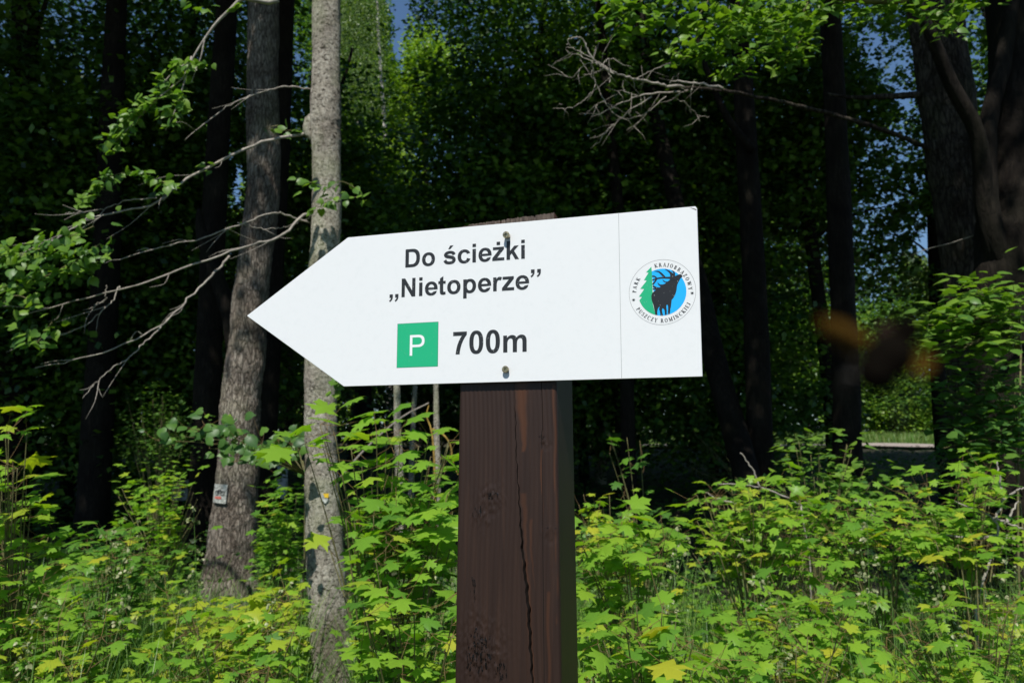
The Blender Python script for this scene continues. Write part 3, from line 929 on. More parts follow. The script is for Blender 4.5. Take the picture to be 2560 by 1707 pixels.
def SG(ch):
    s1 = lambda *a: [[x] for x in a]
    if ch == 'P': return 62, s1(bar(18, 0, 18, 100, th), ser(18, 2), rect(4, 95, 30, 100), rect(18, 46, 32, 53), rect(18, 93, 32, 100)) + [bowl(32, 46, 100, 26)]
    if ch == 'R': return 74, s1(bar(18, 0, 18, 100, th), ser(18, 2), rect(4, 95, 30, 100), rect(18, 48, 32, 55), rect(18, 93, 32, 100), bar(34, 52, 68, 0, th), rect(56, 0, 78, 6)) + [bowl(32, 48, 100, 26)]
    if ch == 'B': return 68, s1(bar(18, 0, 18, 100, th), rect(4, 0, 34, 6), rect(4, 94, 34, 100), rect(18, 49, 34, 55)) + [bowl(32, 49, 100, 24), bowl(32, 0, 55, 29)]
    if ch == 'A': return 74, s1(bar(12, 0, 36, 100, tn), bar(38, 100, 62, 0, th), rect(20, 30, 54, 38), ser(10, 3, 26), ser(63, 3, 28))
    if ch == 'K': return 76, s1(bar(18, 0, 18, 100, th), ser(18, 3), ser(18, 97), bar(24, 42, 62, 98, tn), bar(32, 54, 66, 2, th), ser(64, 97, 26), ser(68, 3, 28))
    if ch == 'J': return 42, s1(bar(26, 15, 26, 100, th), ser(26, 97)) + [[arc(14, 18, 21, 20, 0, -180, 10, 2) + arc(12, 18, 8, 10, -180, 0, 8, 2)]]
    if ch == 'O': return 80, [ring(39, 50, 37, 52, 18, 44, e=2)]
    if ch == 'C': return 72, [[arc(40, 50, 37, 52, 45, 318, 24, 2) + arc(42, 50, 19, 44, 315, 48, 20, 2)]] + s1(rect(62, 66, 67, 100))
    if ch == 'Z': return 66, s1(rect(8, 93, 60, 100), bar(52, 97, 12, 3, th), rect(4, 0, 58, 7), rect(8, 78, 13, 100), rect(54, 0, 60, 24))
    if ch == 'W': return 100, s1(bar(8, 100, 28, 2, th), bar(28, 2, 46, 92, tn), bar(42, 100, 66, 2, th), bar(66, 2, 88, 98, tn), ser(8, 97, 30), ser(44, 97, 26), ser(88, 97, 24))
    if ch == 'Y': return 74, s1(bar(10, 100, 38, 46, th), bar(38, 46, 62, 98, tn), bar(37, 0, 37, 48, th), ser(10, 97, 28), ser(62, 97, 26), ser(37, 3, 34))
    if ch == 'U': return 76, s1(bar(16, 34, 16, 100, th), bar(60, 34, 60, 100, tn), ser(16, 97, 32), ser(60, 97, 28)) + [[arc(36, 36, 29, 38, 180, 360, 14, 2) + arc(40, 36, 18, 29, 360, 180, 12, 2)]]
    if ch == 'S': return 56, s1(stroke([(46, 78), (30, 97), (12, 80), (20, 60), (42, 40), (44, 18), (26, 3), (8, 22)], [9, 8, 16, 20, 20, 16, 8, 9], 30), rect(46, 72, 50, 100), rect(5, 0, 9, 30))
    if ch == 'M': return 94, s1(bar(16, 0, 16, 100, tn), bar(14, 100, 46, 6, th), bar(46, 6, 76, 98, tn), bar(76, 0, 76, 100, th), ser(14, 3, 26), ser(76, 3, 32), ser(12, 97, 22), ser(80, 97, 26))
    if ch == 'I': return 40, s1(bar(20, 0, 20, 100, th), ser(20, 3), ser(20, 97))
    if ch == 'N': return 78, s1(bar(14, 0, 14, 98, tn), bar(10, 100, 62, 2, th), bar(62, 2, 62, 100, tn), ser(14, 3, 26), ser(10, 97, 22), ser(62, 97, 28))
    if ch == 'E': return 66, s1(bar(18, 0, 18, 100, th), rect(4, 0, 58, 7), rect(4, 93, 56, 100), rect(18, 47, 42, 54), rect(53, 0, 59, 24), rect(51, 78, 56, 100), rect(39, 38, 43, 63))
    return 40, []


def ring_text(s_, a_start, a_end, rbase, hgt, inward):
    """a measured clockwise from the top in degrees, to the centres of the first and last letter"""
    g = Geo()
    gl = [SG(c) for c in s_]
    adv = [q[0] + 8 for q in gl]
    cen, pen = [], 0
    for a in adv:
        cen.append(pen + a / 2); pen += a
    k = KE * hgt / 100
    for ch, (ad, sh), c in zip(s_, gl, cen):
        t = (c - cen[0]) / (cen[-1] - cen[0])
        a = math.radians(a_start + (a_end - a_start) * t)
        rad = np.array([math.sin(a), math.cos(a)])
        tan = np.array([math.cos(a), -math.sin(a)])
        up = rad
        if inward:
            up = -rad; tan = -tan
        for q, o in enumerate(sh):
            fill(g, [[tuple(np.array([EX, EY]) + rad * rbase * KE + tan * (x - ad / 2) * k + up * (y - 50) * k) for x, y in c_] for c_ in o], 0.00016 + 0.00002 * q)
    return g.build('ring_lettering', M['ink'], board)


ring_text('PARK', -85.5, -58.5, 545, 76, False)
ring_text('KRAJOBRAZOWY', -11.5, 86, 545, 76, False)
ring_text('PUSZCZY ROMINCKIEJ', 236.5, 117.5, 566, 78, True)
g = Geo()
for sx_, sy_ in ((187, 912), (1325, 843)):
    c = []
    for q in range(16):
        r_ = 40 if q % 2 == 0 else 15
        c.append(E(sx_ + r_ * math.sin(q * math.pi / 8), sy_ - r_ * math.cos(q * math.pi / 8)))
    fill(g, [c], 0.00016)
g.build('emblem_stars', M['ink'], board)

# --- screws standing proud of the board
brass, nt, p = mat('weathered_screw')
nz = noise(nt, coords(nt), 500, 3, 0.6)
rp = ramp(nt, [(0.35, (0.14, 0.11, 0.06)), (0.6, (0.55, 0.46, 0.28))]); nt.links.new(nz, rp.inputs[0])
nt.links.new(rp.outputs[0], p.inputs["Base Color"]); p.inputs["Metallic"].default_value = 0.85; p.inputs["Roughness"].default_value = 0.32
for (su, sv, ln) in ((-0.2788, 0.2190, 0.0095), (-0.2807, 0.0180, 0.0060)):
    g = Geo()
    n = 28
    rr = 0.0052
    prof = [(0.0042, 0.0), (0.0044, ln * 0.35), (rr * 0.97, ln * 0.75), (rr, ln * 0.9), (rr * 0.93, ln), (rr * 0.62, ln * 1.02)]
    V, F = [], []
    for (r_, h) in prof:
        for q in range(n):
            a = 2 * math.pi * q / n
            V.append(W(su + r_ * math.cos(a), sv + r_ * math.sin(a), h))
    for k in range(len(prof) - 1):
        for q in range(n):
            a, b_ = k * n + q, k * n + (q + 1) % n
            F.append((a, b_, b_ + n, a + n))
    # star recess
    base = len(V)
    for h in (ln * 1.02, ln - 0.0018):
        for q in range(n):
            a = 2 * math.pi * q / n
            r_ = rr * (0.42 + 0.15 * math.cos(6 * a))
            V.append(W(su + r_ * math.cos(a), sv + r_ * math.sin(a), h))
    for q in range(n):
        q2 = (q + 1) % n
        F.append(((len(prof) - 1) * n + q, (len(prof) - 1) * n + q2, base + q2, base + q))
        F.append((base + q, base + q2, base + n + q2, base + n + q))
    F.append(tuple(base + n + q for q in range(n)))
    g.add(V, F)
    g.build('screw', brass, post_root)


# ------------------------------------------------------------------ trees
def trunk_path(px, Y, zbase=None, ztop=13.0, lean=None, n=None, rscale=1.0):
    """px = [(u_centre, v, width), ...] from top to bottom on the picture; Y depth or (Ytop, Ybottom)"""
    P, Rr = [], []
    m_ = len(px)
    for k, (u, v, w) in enumerate(px):
        Yk = Y if not isinstance(Y, tuple) else Y[0] + (Y[1] - Y[0]) * k / (m_ - 1)
        q = at(u, v, Yk)
        P.append(q); Rr.append(w * K / FPX * Yk / 2 * rscale)
    P, Rr = P[::-1], Rr[::-1]                 # bottom to top
    d = P[0] - P[1]; 
    x0, y0 = P[0][0], P[0][1]
    gz = float(ground_z(x0, y0)) - 0.15 if zbase is None else zbase
    if P[0][2] > gz + 0.05:
        k = (P[0][2] - gz)
        dd = d / max(abs(d[2]), 1e-3) * min(k, 9)
        b_ = P[0] + np.array([dd[0] * 0.6, dd[1] * 0.6, -k])
        P.insert(0, b_); Rr.insert(0, Rr[0] * (1.12 + 0.06 * min(k, 3)))
    d = P[-1] - P[-2]; d = d / max(d[2], 1e-3)
    if ztop > P[-1][2] + 0.3:
        k = ztop - P[-1][2]
        P.append(P[-1] + np.array([d[0] * k * 0.35, d[1] * k * 0.35, k * 0.5])); Rr.append(Rr[-1] * 0.78)
        P.append(P[-1] + np.array([d[0] * k * 0.15, 0, k * 0.5])); Rr.append(Rr[-1] * 0.35)
    return np.array(P), np.array(Rr)


def sample_trunk(P, Rr, step):
    L_ = np.concatenate([[0], np.cumsum(np.linalg.norm(np.diff(P, axis=0), axis=1))])
    n = max(8, int(L_[-1] / step))
    Q = smooth_path(P, n)
    r_ = np.interp(np.linspace(0, len(P) - 1, n), np.arange(len(P)), Rr)
    return Q, r_


def limb_to(g, rng, a, b_, r0, seg=7, sag=0.3):
    mid = (a + b_) / 2 + np.array([rng.normal(0, .15), rng.normal(0, .15), sag])
    Q = smooth_path([a, mid, b_], 8)
    g.tube(Q, np.linspace(r0, r0 * 0.2, 8), seg)


GAPS = [  # where open sky shows between the far crowns: (polygon on the 2352 view, share of leaves kept)
    ([(888, -20), (955, -20), (940, 40), (925, 100), (935, 150), (915, 180), (900, 130), (897, 60)], 0.02),
    ([(528, 375), (564, 370), (560, 478), (528, 482)], 0.04),
    ([(470, 260), (530, 300), (535, 380), (480, 400)], 0.45),
    ([(525, 150), (565, 150), (560, 240), (530, 240)], 0.4),
    ([(642, 150), (712, 110), (712, 300), (650, 300)], 0.45),
    ([(1950, 50), (2100, 90), (2108, 200), (2040, 210), (1980, 150)], 0.33),
    ([(2045, 205), (2112, 200), (2112, 262), (2060, 262)], 0.12),
    ([(1955, 255), (2140, 270), (2150, 540), (1960, 570)], 0.46),
    ([(2085, 560), (2168, 480), (2172, 640), (2130, 600)], 0.03),
    ([(2180, 30), (2262, 30), (2258, 240), (2215, 260)], 0.42),
    ([(1320, 240), (1390, 240), (1390, 330), (1320, 330)], 0.55),
    ([(1395, 390), (1480, 390), (1480, 480), (1395, 480)], 0.45),
    ([(1270, 350), (1300, 350), (1300, 470), (1270, 470)], 0.6),
]


def in_poly(u, v, poly):
    c = np.zeros(len(u), bool)
    n = len(poly)
    for i_ in range(n):
        x1, y1 = poly[i_]; x2, y2 = poly[(i_ + 1) % n]
        cond = ((y1 > v) != (y2 > v))
        xi = (x2 - x1) * (v - y1) / ((y2 - y1) if y2 != y1 else 1e-9) + x1
        c ^= cond & (u < xi)
    return c


def keep_mask(P, rng):
    u, v = proj(P)
    keep = np.ones(len(P), bool)
    # ragged borders: jitter in clusters of about a leaf spray
    ju = u + 9 * np.sin(P[:, 0] * 7 + P[:, 2] * 5) + rng.normal(0, 3, len(u))
    jv = v + 9 * np.sin(P[:, 2] * 8 - P[:, 0] * 6) + rng.normal(0, 3, len(u))
    for poly, f in GAPS:
        ins = in_poly(ju, jv, poly)
        cell = np.sin(np.floor(P[:, 0] * 5) * 12.9898 + np.floor(P[:, 2] * 5) * 78.233) * 43758.5
        cell = cell - np.floor(cell)
        keep &= ~(ins & (0.65 * cell + 0.35 * rng.random(len(u)) > f))
    return keep


def crown_leaves(geo, rng, c, rad, nclump, per, leaf, cr_=0.45, tint=(0.5, 0.2), flat=0.42, tpl=DIA, gaps=True, shell=0.55, droop=0.35, tilt=0.55, zmin=None):
    d = unit(rng.normal(size=(nclump, 3)))
    rr = rng.random(nclump) ** shell
    cc = np.asarray(c) + d * rr[:, None] * np.asarray(rad)
    if zmin is not None:
        cc = cc[cc[:, 2] > zmin]
        nclump = len(cc)
    ct = rng.normal(tint[0], tint[1], nclump)
    cs = rng.uniform(0.6, 1.35, nclump)
    n = nclump * per
    idx = np.repeat(np.arange(nclump), per)
    off = rng.normal(size=(n, 3)) * (np.array([cr_, cr_, cr_ * flat]))
    off[:, 2] -= droop * (off[:, 0] ** 2 + off[:, 1] ** 2) / max(cr_, 1e-3) * 0.5
    P = cc[idx] + off * cs[idx][:, None]
    if gaps:
        k = keep_mask(P, rng); P, off, idx = P[k], off[k], idx[k]; n = len(P)
    D = unit(off + rng.normal(0, cr_ * 0.6, (n, 3)))
    D[:, 2] -= 0.35
    Nn = np.array([0, -0.15, 1.0]) + rng.normal(0, tilt, (n, 3))
    S = leaf * rng.uniform(0.65, 1.25, n)
    T = np.clip(ct[idx] + rng.normal(0, 0.13, n), 0, 1)
    scatter(geo, tpl, P, D, Nn, S, T)
    return cc


# --- the two lit trunks on the left and the dark ones, each a tree of its own
shade_cache = {}


def shade_crown(key, seed, rad, nclump, per, leaf):
    """unseen crown added for its shade, set off the trunk where needed; copies share one mesh"""
    if key not in shade_cache:
        r_ = np.random.default_rng(seed)
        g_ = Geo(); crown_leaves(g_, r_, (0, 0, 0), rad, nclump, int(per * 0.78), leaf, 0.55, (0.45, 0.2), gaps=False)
        Vs, Fs, Ts, n_ = [], [], [], 0
        o = build_big(g_, 'crown', M['canopy'])
        shade_cache[key] = o.data
        bpy.data.objects.remove(o)
    return shade_cache[key]


def add_shade(root, pos, key='wide', rot=0.0, sc=1.0):
    me = {'wide': lambda: shade_crown('wide', 71, (4.3, 4.0, 2.3), 420, 75, 0.15),
          'narrow': lambda: shade_crown('narrow', 72, (3.0, 2.8, 2.0), 260, 70, 0.14)}[key]()
    o = bpy.data.objects.new('crown', me)  # unseen crown, positioned for the shade it casts rather than by its trunk
    COL.objects.link(o); o.parent = root
    o.location = tuple(np.asarray(pos) - np.array(root.location))
    o.rotation_euler = (0, 0, rot)
    o.scale = (sc, sc, sc)
    return o


def hi_trunk(name, root, P, Rr, m, seg=64, step=0.035, lob=0.05, rough=0.012, seed=1, knots=()):
    r_ = np.random.default_rng(seed)
    Q, rad = sample_trunk(P, Rr, step)
    rad = rad * (1 + 0.02 * np.sin(np.arange(len(rad)) * 0.21) + 0.012 * np.sin(np.arange(len(rad)) * 0.53 + 1))
    for (z, a) in knots:
        rad = rad * (1 + a * np.exp(-((Q[:, 2] - z) / 0.05) ** 2))
    g = Geo()
    g.tube(Q, rad, seg, lobes=lob, rough=rough, rng=r_)
    return g


T1px = [(604, 0, 73), (604, 200, 74), (606, 400, 78), (590, 560, 76), (574, 700, 80), (567, 800, 84), (556, 900, 88), (549, 1000, 90), (545, 1100, 92), (539, 1200, 102), (531, 1300, 120), (528, 1400, 145)]
P, Rr = trunk_path(T1px, 8.4, ztop=13)
t1 = thing('tree', (P[0][0], P[0][1], 0), 'thick grey-brown trunk left of the arrow tip with a painted bicycle trail mark', 'tree', 'trees along the forest edge')
hi_trunk('trunk', t1, P, Rr, M['bark_rough'], 72, 0.04, 0.05, 0.014, 3).build('trunk', M['bark_rough'], t1, smooth=True)
add_shade(t1, (-4.4, 6.8, 11.7), 'wide', 0.4, 1.0)
T1P, T1R = P, Rr

T2px = [(750, -20, 66), (750, 0, 66), (749, 160, 68), (748, 280, 73), (749, 330, 68), (751, 480, 68), (745, 600, 70), (739, 700, 72), (737, 800, 73), (737, 900, 74), (737, 1000, 72), (738, 1100, 74), (744, 1200, 80), (754, 1400, 88), (766, 1568, 92)]
P, Rr = trunk_path(T2px, 5.0, ztop=12.5)
t2 = thing('tree', (P[0][0], P[0][1], 0), 'slender pale grey trunk lit by sun, just behind the left end of the board', 'tree', 'trees along the forest edge')
g = hi_trunk('trunk', t2, P, Rr, M['bark_grey'], 64, 0.03, 0.025, 0.010, 4)
kz = at(712, 285, 5.0)
g.tube(smooth_path([kz + np.array([0.05, 0.02, 0.10]), kz + np.array([0.005, 0, 0.03]), kz + np.array([-0.01, -.01, -0.06]), kz + np.array([0.03, 0, -0.12])], 12), [0.008, 0.016, 0.024, 0.031, 0.035, 0.036, 0.034, 0.031, 0.027, 0.021, 0.014, 0.006], 14, rough=0.05, rng=np.random.default_rng(8))
g.build('trunk', M['bark_grey'], t2, smooth=True)
add_shade(t2, (-1.6, 6.9, 11.6), 'narrow', 0.0, 1.0)

# dead and leafy side branches of the slender tree
DEPTH_TIP = 3.9
BR = [
    ([(712, 303), (640, 318), (570, 340), (510, 368), (440, 405), (400, 432), (350, 470), (280, 485), (200, 505), (130, 548), (95, 560)], 5.0, 4.2, 0.0105),
    ([(718, 485), (690, 500), (650, 540), (590, 560), (520, 580), (400, 625), (300, 660), (180, 690), (50, 725)], 5.0, 4.3, 0.0095),
    ([(712, 512), (660, 495), (620, 490), (540, 520), (450, 550), (340, 575), (240, 605)], 5.0, 4.5, 0.0065),
    ([(527, 588), (490, 630), (440, 680), (400, 720), (330, 770), (200, 820), (80, 845)], 4.75, 4.2, 0.0072),
    ([(392, 728), (340, 780), (290, 825), (240, 860), (190, 914)], 4.6, 4.2, 0.005),
    ([(275, 657), (250, 700), (180, 755), (80, 785)], 4.5, 4.2, 0.004),
    ([(714, 206), (660, 200), (600, 213), (540, 235), (480, 275), (425, 322)], 5.0, 4.6, 0.0062),
    ([(545, 512), (600, 525), (660, 520), (712, 500)], 4.8, 5.0, 0.0035),
    ([(360, 455), (290, 462), (240, 480), (190, 487), (150, 490)], 4.5, 4.3, 0.004),
    ([(200, 500), (150, 535), (100, 560), (40, 590)], 4.3, 4.1, 0.0035),
    ([(245, 655), (240, 690), (215, 700)], 4.4, 4.4, 0.0022),
]
rng = np.random.default_rng(21)
gd = Geo()
for px, ya, yb, r0 in BR:
    n = len(px)
    pts = [at(u, v, ya + (yb - ya) * k / (n - 1)) for k, (u, v) in enumerate(px)]
    Q = smooth_path(pts, 34)
    Q[1:-1] += rng.normal(0, 0.0035, (32, 3))
    gd.tube(Q, np.linspace(r0, max(r0 * 0.28, 0.0012), 34), 7)
    for _ in range(int(n * 0.8)):              # bare twigs
        k = rng.integers(10, 32)
        a = Q[k]; d = unit(Q[k] - Q[k - 2]); d = d + np.array([rng.normal(0, .3), rng.normal(0, .3), rng.normal(-0.1, .35)])
        ln = rng.uniform(0.08, 0.32)
        b_ = a + unit(d) * ln
        gd.tube(smooth_path([a, (a + b_) / 2 + rng.normal(0, .015, 3), b_], 7), np.linspace(0.0022, 0.0009, 7), 5)
gd.build('dead_branches', M['dead'], t2, smooth=True)


def spray(geo, rng, path, nl, size, tpl=HEART, spread=0.10, tint=(0.6, 0.15), up=0.45, facing=0.5):
    """leaves hung along a twig path"""
    Q = smooth_path(path, 40)
    k = rng.integers(0, 40, nl)
    side_ = unit(rng.normal(size=(nl, 3)) * np.array([1, 1, 0.45]))
    P = Q[k] + side_ * rng.random((nl, 1)) * spread
    D = side_ + np.array([0, -0.1, -0.55]) + rng.normal(0, .25, (nl, 3))
    Nn = np.array([-0.1, -facing, up]) + rng.normal(0, 0.35, (nl, 3))
    S = size * rng.uniform(0.6, 1.2, nl)
    T = np.clip(rng.normal(tint[0], tint[1], nl), 0, 1)
    scatter(geo, tpl, P, D, Nn, S, T)
    return Q


gl, gt = Geo(), Geo()
rng = np.random.default_rng(31)
LEAFY = [  # leafy ends on the slender tree's own branches
    ([(400, 430), (340, 405), (270, 400), (200, 440), (185, 470)], 4.35, 95, 0.075),
    ([(640, 288), (610, 295), (660, 300), (690, 296)], 4.95, 14, 0.045),
    ([(505, 372), (475, 382)], 4.7, 7, 0.05),
    ([(215, 520), (120, 560), (40, 590), (-40, 600)], 4.1, 150, 0.15),
    ([(230, 560), (170, 600), (90, 640), (0, 660)], 4.1, 150, 0.14),
    ([(230, 590), (190, 620)], 4.2, 30, 0.08),
    ([(90, 700), (30, 680), (-30, 740)], 4.1, 45, 0.12),
    ([(120, 740), (80, 790), (60, 760)], 4.1, 32, 0.07),
    ([(690, 412), (740, 425), (790, 418), (830, 450), (770, 455), (740, 470)], 4.72, 55, 0.075),
    ([(770, 905), (775, 870), (772, 940)], 4.8, 26, 0.05),
]
for px, Yv, nl, spd in LEAFY:
    path = [at(u, v, Yv) for u, v in px]
    Q = spray(gl, rng, path, int(nl * 0.85), 0.050, HEART, spd, (0.68, 0.2))
    if len(px) > 1: gt.tube(Q, np.linspace(0.0028, 0.001, len(Q)), 5)
build_big(gl, 'leaves', M['linden'], t2)
gt.build('twigs', M['twig'], t2)
# yellow and white blaze on the slender trunk
def on_trunk(P, Rr, Y, u, v, off=0.006):
    q = at(u, v, Y)
    c = np.array([np.interp(q[2], P[:, 2], P[:, 0]), np.interp(q[2], P[:, 2], P[:, 1]), q[2]])
    r_ = np.interp(q[2], P[:, 2], Rr)
    dx = np.clip(q[0] - c[0], -r_ * 0.97, r_ * 0.97)
    return np.array([c[0] + dx, c[1] - math.sqrt(max(r_ * r_ - dx * dx, 0)) - off, q[2]])


def patch(name, poly, P, Rr, Y, m, parent, off):
    """a painted patch that follows the curve of the trunk"""
    poly = [tuple(q) for q in poly]
    tris = geometry.tessellate_polygon([[Vector((a, b_, 0)) for a, b_ in poly]])
    V, F = [], []
    def sub(t, d):
        if d == 0:
            k = len(V); V.extend(on_trunk(P, Rr, Y, *q, off=off) for q in t); F.append((k, k + 1, k + 2)); return
        m_ = [((t[i_][0] + t[(i_ + 1) % 3][0]) / 2, (t[i_][1] + t[(i_ + 1) % 3][1]) / 2) for i_ in range(3)]
        sub((t[0], m_[0], m_[2]), d - 1); sub((m_[0], t[1], m_[1]), d - 1); sub((m_[2], m_[1], t[2]), d - 1); sub(tuple(m_), d - 1)
    for t in tris:
        sub(tuple(poly[k] for k in t), 2)
    g = Geo(); g.add(V, F)
    return g.build(name, m, parent)


M['paint_w'] = plain('old_white_paint', (0.36, 0.37, 0.34), 0.8, 0.1, var=0.5, vs=45)
M['paint_y'] = plain('yellow_paint', (0.75, 0.48, 0.03), 0.6, 0.2, var=0.2, vs=60)
M['paint_k'] = plain('faded_black_paint', (0.035, 0.035, 0.035), 0.7, 0.2)
M['paint_r'] = plain('faded_red_paint', (0.48, 0.13, 0.10), 0.7, 0.2, var=0.3, vs=40)
patch('paint_blaze', [(748, 1134), (762, 1133), (762, 1145), (756, 1154), (748, 1143)], T2P if False else P, Rr, 5.0, M['paint_w'], t2, 0.010)
patch('yellow_paint', [(752, 1131), (763, 1131), (763, 1141), (755, 1140)], P, Rr, 5.0, M['paint_y'], t2, 0.013)
# bicycle trail marker on the thick trunk
mk = patch('trail_marker', [(504, 1109), (541, 1111), (537, 1153), (502, 1151)], T1P, T1R, 8.4, M['paint_w'], t1, 0.022)
def ringpoly(cx, cy, r1, r2):
    a = np.linspace(0, 2 * math.pi, 15)
    return [(cx + r1 * math.cos(t), cy + r1 * math.sin(t)) for t in a] + [(cx + r2 * math.cos(t), cy + r2 * math.sin(t)) for t in a[::-1]]
bk = patch('bicycle_symbol', ringpoly(514, 1129, 5.6, 3.9), T1P, T1R, 8.4, M['paint_k'], mk, 0.026)
patch('bicycle_symbol', ringpoly(529, 1130, 5.6, 3.9), T1P, T1R, 8.4, M['paint_k'], mk, 0.026)
patch('bicycle_symbol', [(513, 1129), (518, 1122), (525, 1122), (530, 1130), (528, 1130), (522, 1124), (520, 1130), (518, 1129), (519, 1124), (515, 1130)], T1P, T1R, 8.4, M['paint_k'], mk, 0.028)
patch('red_stripe', [(508, 1137), (526, 1137), (526, 1143), (508, 1142)], T1P, T1R, 8.4, M['paint_r'], mk, 0.026)


def simple_tree(label, px, Y, m, crown=None, ztop=12.0, seg=28, group='trees along the forest edge', limbs=(), lob=0.05, cat='tree', name='tree', seed=1, step=0.09):
    P, Rr = trunk_path(px, Y, ztop=ztop)
    t = thing(name, (P[0][0], P[0][1], float(ground_z(P[0][0], P[0][1]))), label, cat, group)
    g = hi_trunk('trunk', t, P, Rr, m, seg, step, lob, 0.012, seed)
    for (pts, r0, r1) in limbs:
        Q = smooth_path(pts, 26)
        g.tube(Q, np.linspace(r0, r1, 26), 12, rough=0.03, rng=np.random.default_rng(seed + 5))
    g.build('trunk', m, t, smooth=True)
    if crown:
        for (dx, y, z, key, rot, sc) in crown:
            add_shade(t, (dx, y, z), key, rot, sc)
    return t, P, Rr


# right-hand trees
R1px = [(2140, -30, 118), (2160, 120, 120), (2180, 280, 122), (2196, 400, 114), (2210, 560, 100), (2222, 760, 88), (2226, 930, 86), (2230, 1100, 96)]
limb1 = [at(2140, 345, 7.5), at(2060, 310, 7.2), at(1960, 278, 6.9), at(1850, 247, 6.6), at(1760, 226, 6.3), at(1650, 207, 6.0), at(1560, 201, 5.8), at(1500, 192, 5.7), at(1450, 180, 5.6), at(1400, 164, 5.5), at(1362, 138, 5.4), at(1338, 92, 5.35), at(1310, 88, 5.3), at(1302, 104, 5.3)]
limb2 = [at(2115, 218, 7.5), at(2030, 222, 7.6), at(1960, 224, 7.8), at(1900, 216, 8.0)]
r1, P, Rr = simple_tree('stout dark right-hand trunk with a sunlit bark patch and a long dead limb', R1px, 7.5, M['bark_brown'],
                        [(5.8, 5.0, 11.6, 'wide', 1.1, 1.0)], seg=56, step=0.05, seed=12, limbs=[(limb2, 0.035, 0.012)])
gd = Geo()
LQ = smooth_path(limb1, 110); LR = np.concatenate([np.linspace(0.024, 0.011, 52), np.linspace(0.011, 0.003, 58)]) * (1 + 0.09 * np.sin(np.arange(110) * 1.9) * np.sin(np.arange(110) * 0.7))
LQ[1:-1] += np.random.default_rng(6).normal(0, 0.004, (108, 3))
gm_ = Geo(); gm_.tube(LQ[:50], LR[:50], 9, rough=0.06, rng=np.random.default_rng(2)); gm_.build('shade_toned_limb', M['bark_brown'], r1, smooth=True)  # trunk end of the limb in darker bark, its shade put into the colour
gd.tube(LQ[49:], LR[49:], 9, rough=0.06, rng=np.random.default_rng(3))
rng = np.random.default_rng(77)
TW = [([(1660, 204), (1600, 190), (1548, 187), (1540, 192)], 6.0, 0.012), ([(1562, 212), (1520, 214), (1470, 220), (1440, 232), (1400, 250), (1372, 268)], 5.8, 0.009),
      ([(1590, 205), (1562, 214)], 5.85, 0.009), ([(1497, 222), (1450, 250), (1425, 276), (1395, 300), (1378, 322), (1357, 342)], 5.75, 0.006), ([(1530, 222), (1480, 262), (1430, 276)], 5.75, 0.005),
      ([(1362, 140), (1360, 160), (1372, 200), (1398, 248), (1428, 276)], 5.45, 0.006), ([(1560, 214), (1552, 226), (1575, 238), (1588, 262)], 5.8, 0.006),
      ([(1365, 142), (1340, 152), (1312, 180), (1290, 165)], 5.4, 0.003), ([(1372, 150), (1345, 135), (1320, 125), (1270, 150)], 5.4, 0.0035), ([(1378, 155), (1400, 135), (1420, 140)], 5.4, 0.003),
      ([(1410, 170), (1385, 150), (1330, 118), (1300, 108)], 5.45, 0.005), ([(1455, 182), (1490, 165), (1540, 145)], 5.6, 0.003), ([(1455, 182), (1460, 205), (1478, 232)], 5.6, 0.003),
      ([(1385, 158), (1365, 170), (1340, 172)], 5.45, 0.004), ([(1395, 300), (1378, 312), (1355, 318)], 5.75, 0.0028), ([(1360, 212), (1320, 245), (1268, 250)], 5.5, 0.0028),
      ([(1400, 190), (1400, 172), (1375, 140)], 5.5, 0.003), ([(1470, 222), (1440, 212), (1400, 205)], 5.8, 0.0025), ([(1515, 214), (1500, 240), (1480, 268), (1440, 300)], 5.8, 0.0025),
      ([(1570, 232), (1600, 262), (1630, 270)], 5.8, 0.0022), ([(1410, 245), (1380, 235), (1345, 262)], 5.6, 0.0022)]
for px, Yv, r0 in TW:
    Q = smooth_path([at(u, v, Yv + 0.05 * k) for k, (u, v) in enumerate(px)], 18)
    Q[1:] += rng.normal(0, 0.004, (17, 3))
    gd.tube(Q, np.linspace(r0, max(0.0018, r0 * 0.35), 18), 6)
    for _ in range(3):
        k = rng.integers(5, 17); a = Q[k]; b_ = a + unit(rng.normal(size=3) + (Q[k] - Q[k - 2]) * 12) * rng.uniform(0.07, 0.22)
        gd.tube(np.array([a, (a + b_) / 2 + rng.normal(0, .01, 3), b_]), [0.0022, 0.0017, 0.001], 4)
gd.build('dead_limb', M['dead'], r1, smooth=True)
tw2 = Geo()
tw2.tube(smooth_path([at(2180, 560, 7.0), at(2240, 540, 6.8), at(2300, 522, 6.6), at(2322, 516, 6.5)], 14), np.linspace(0.006, 0.003, 14), 6)
tw2.tube(smooth_path([at(2180, 560, 7.0), at(2130, 572, 7.1), at(2090, 588, 7.2)], 10), np.linspace(0.006, 0.002, 10), 5)
tw2.build('bare_twig', M['dead'], r1, smooth=True)

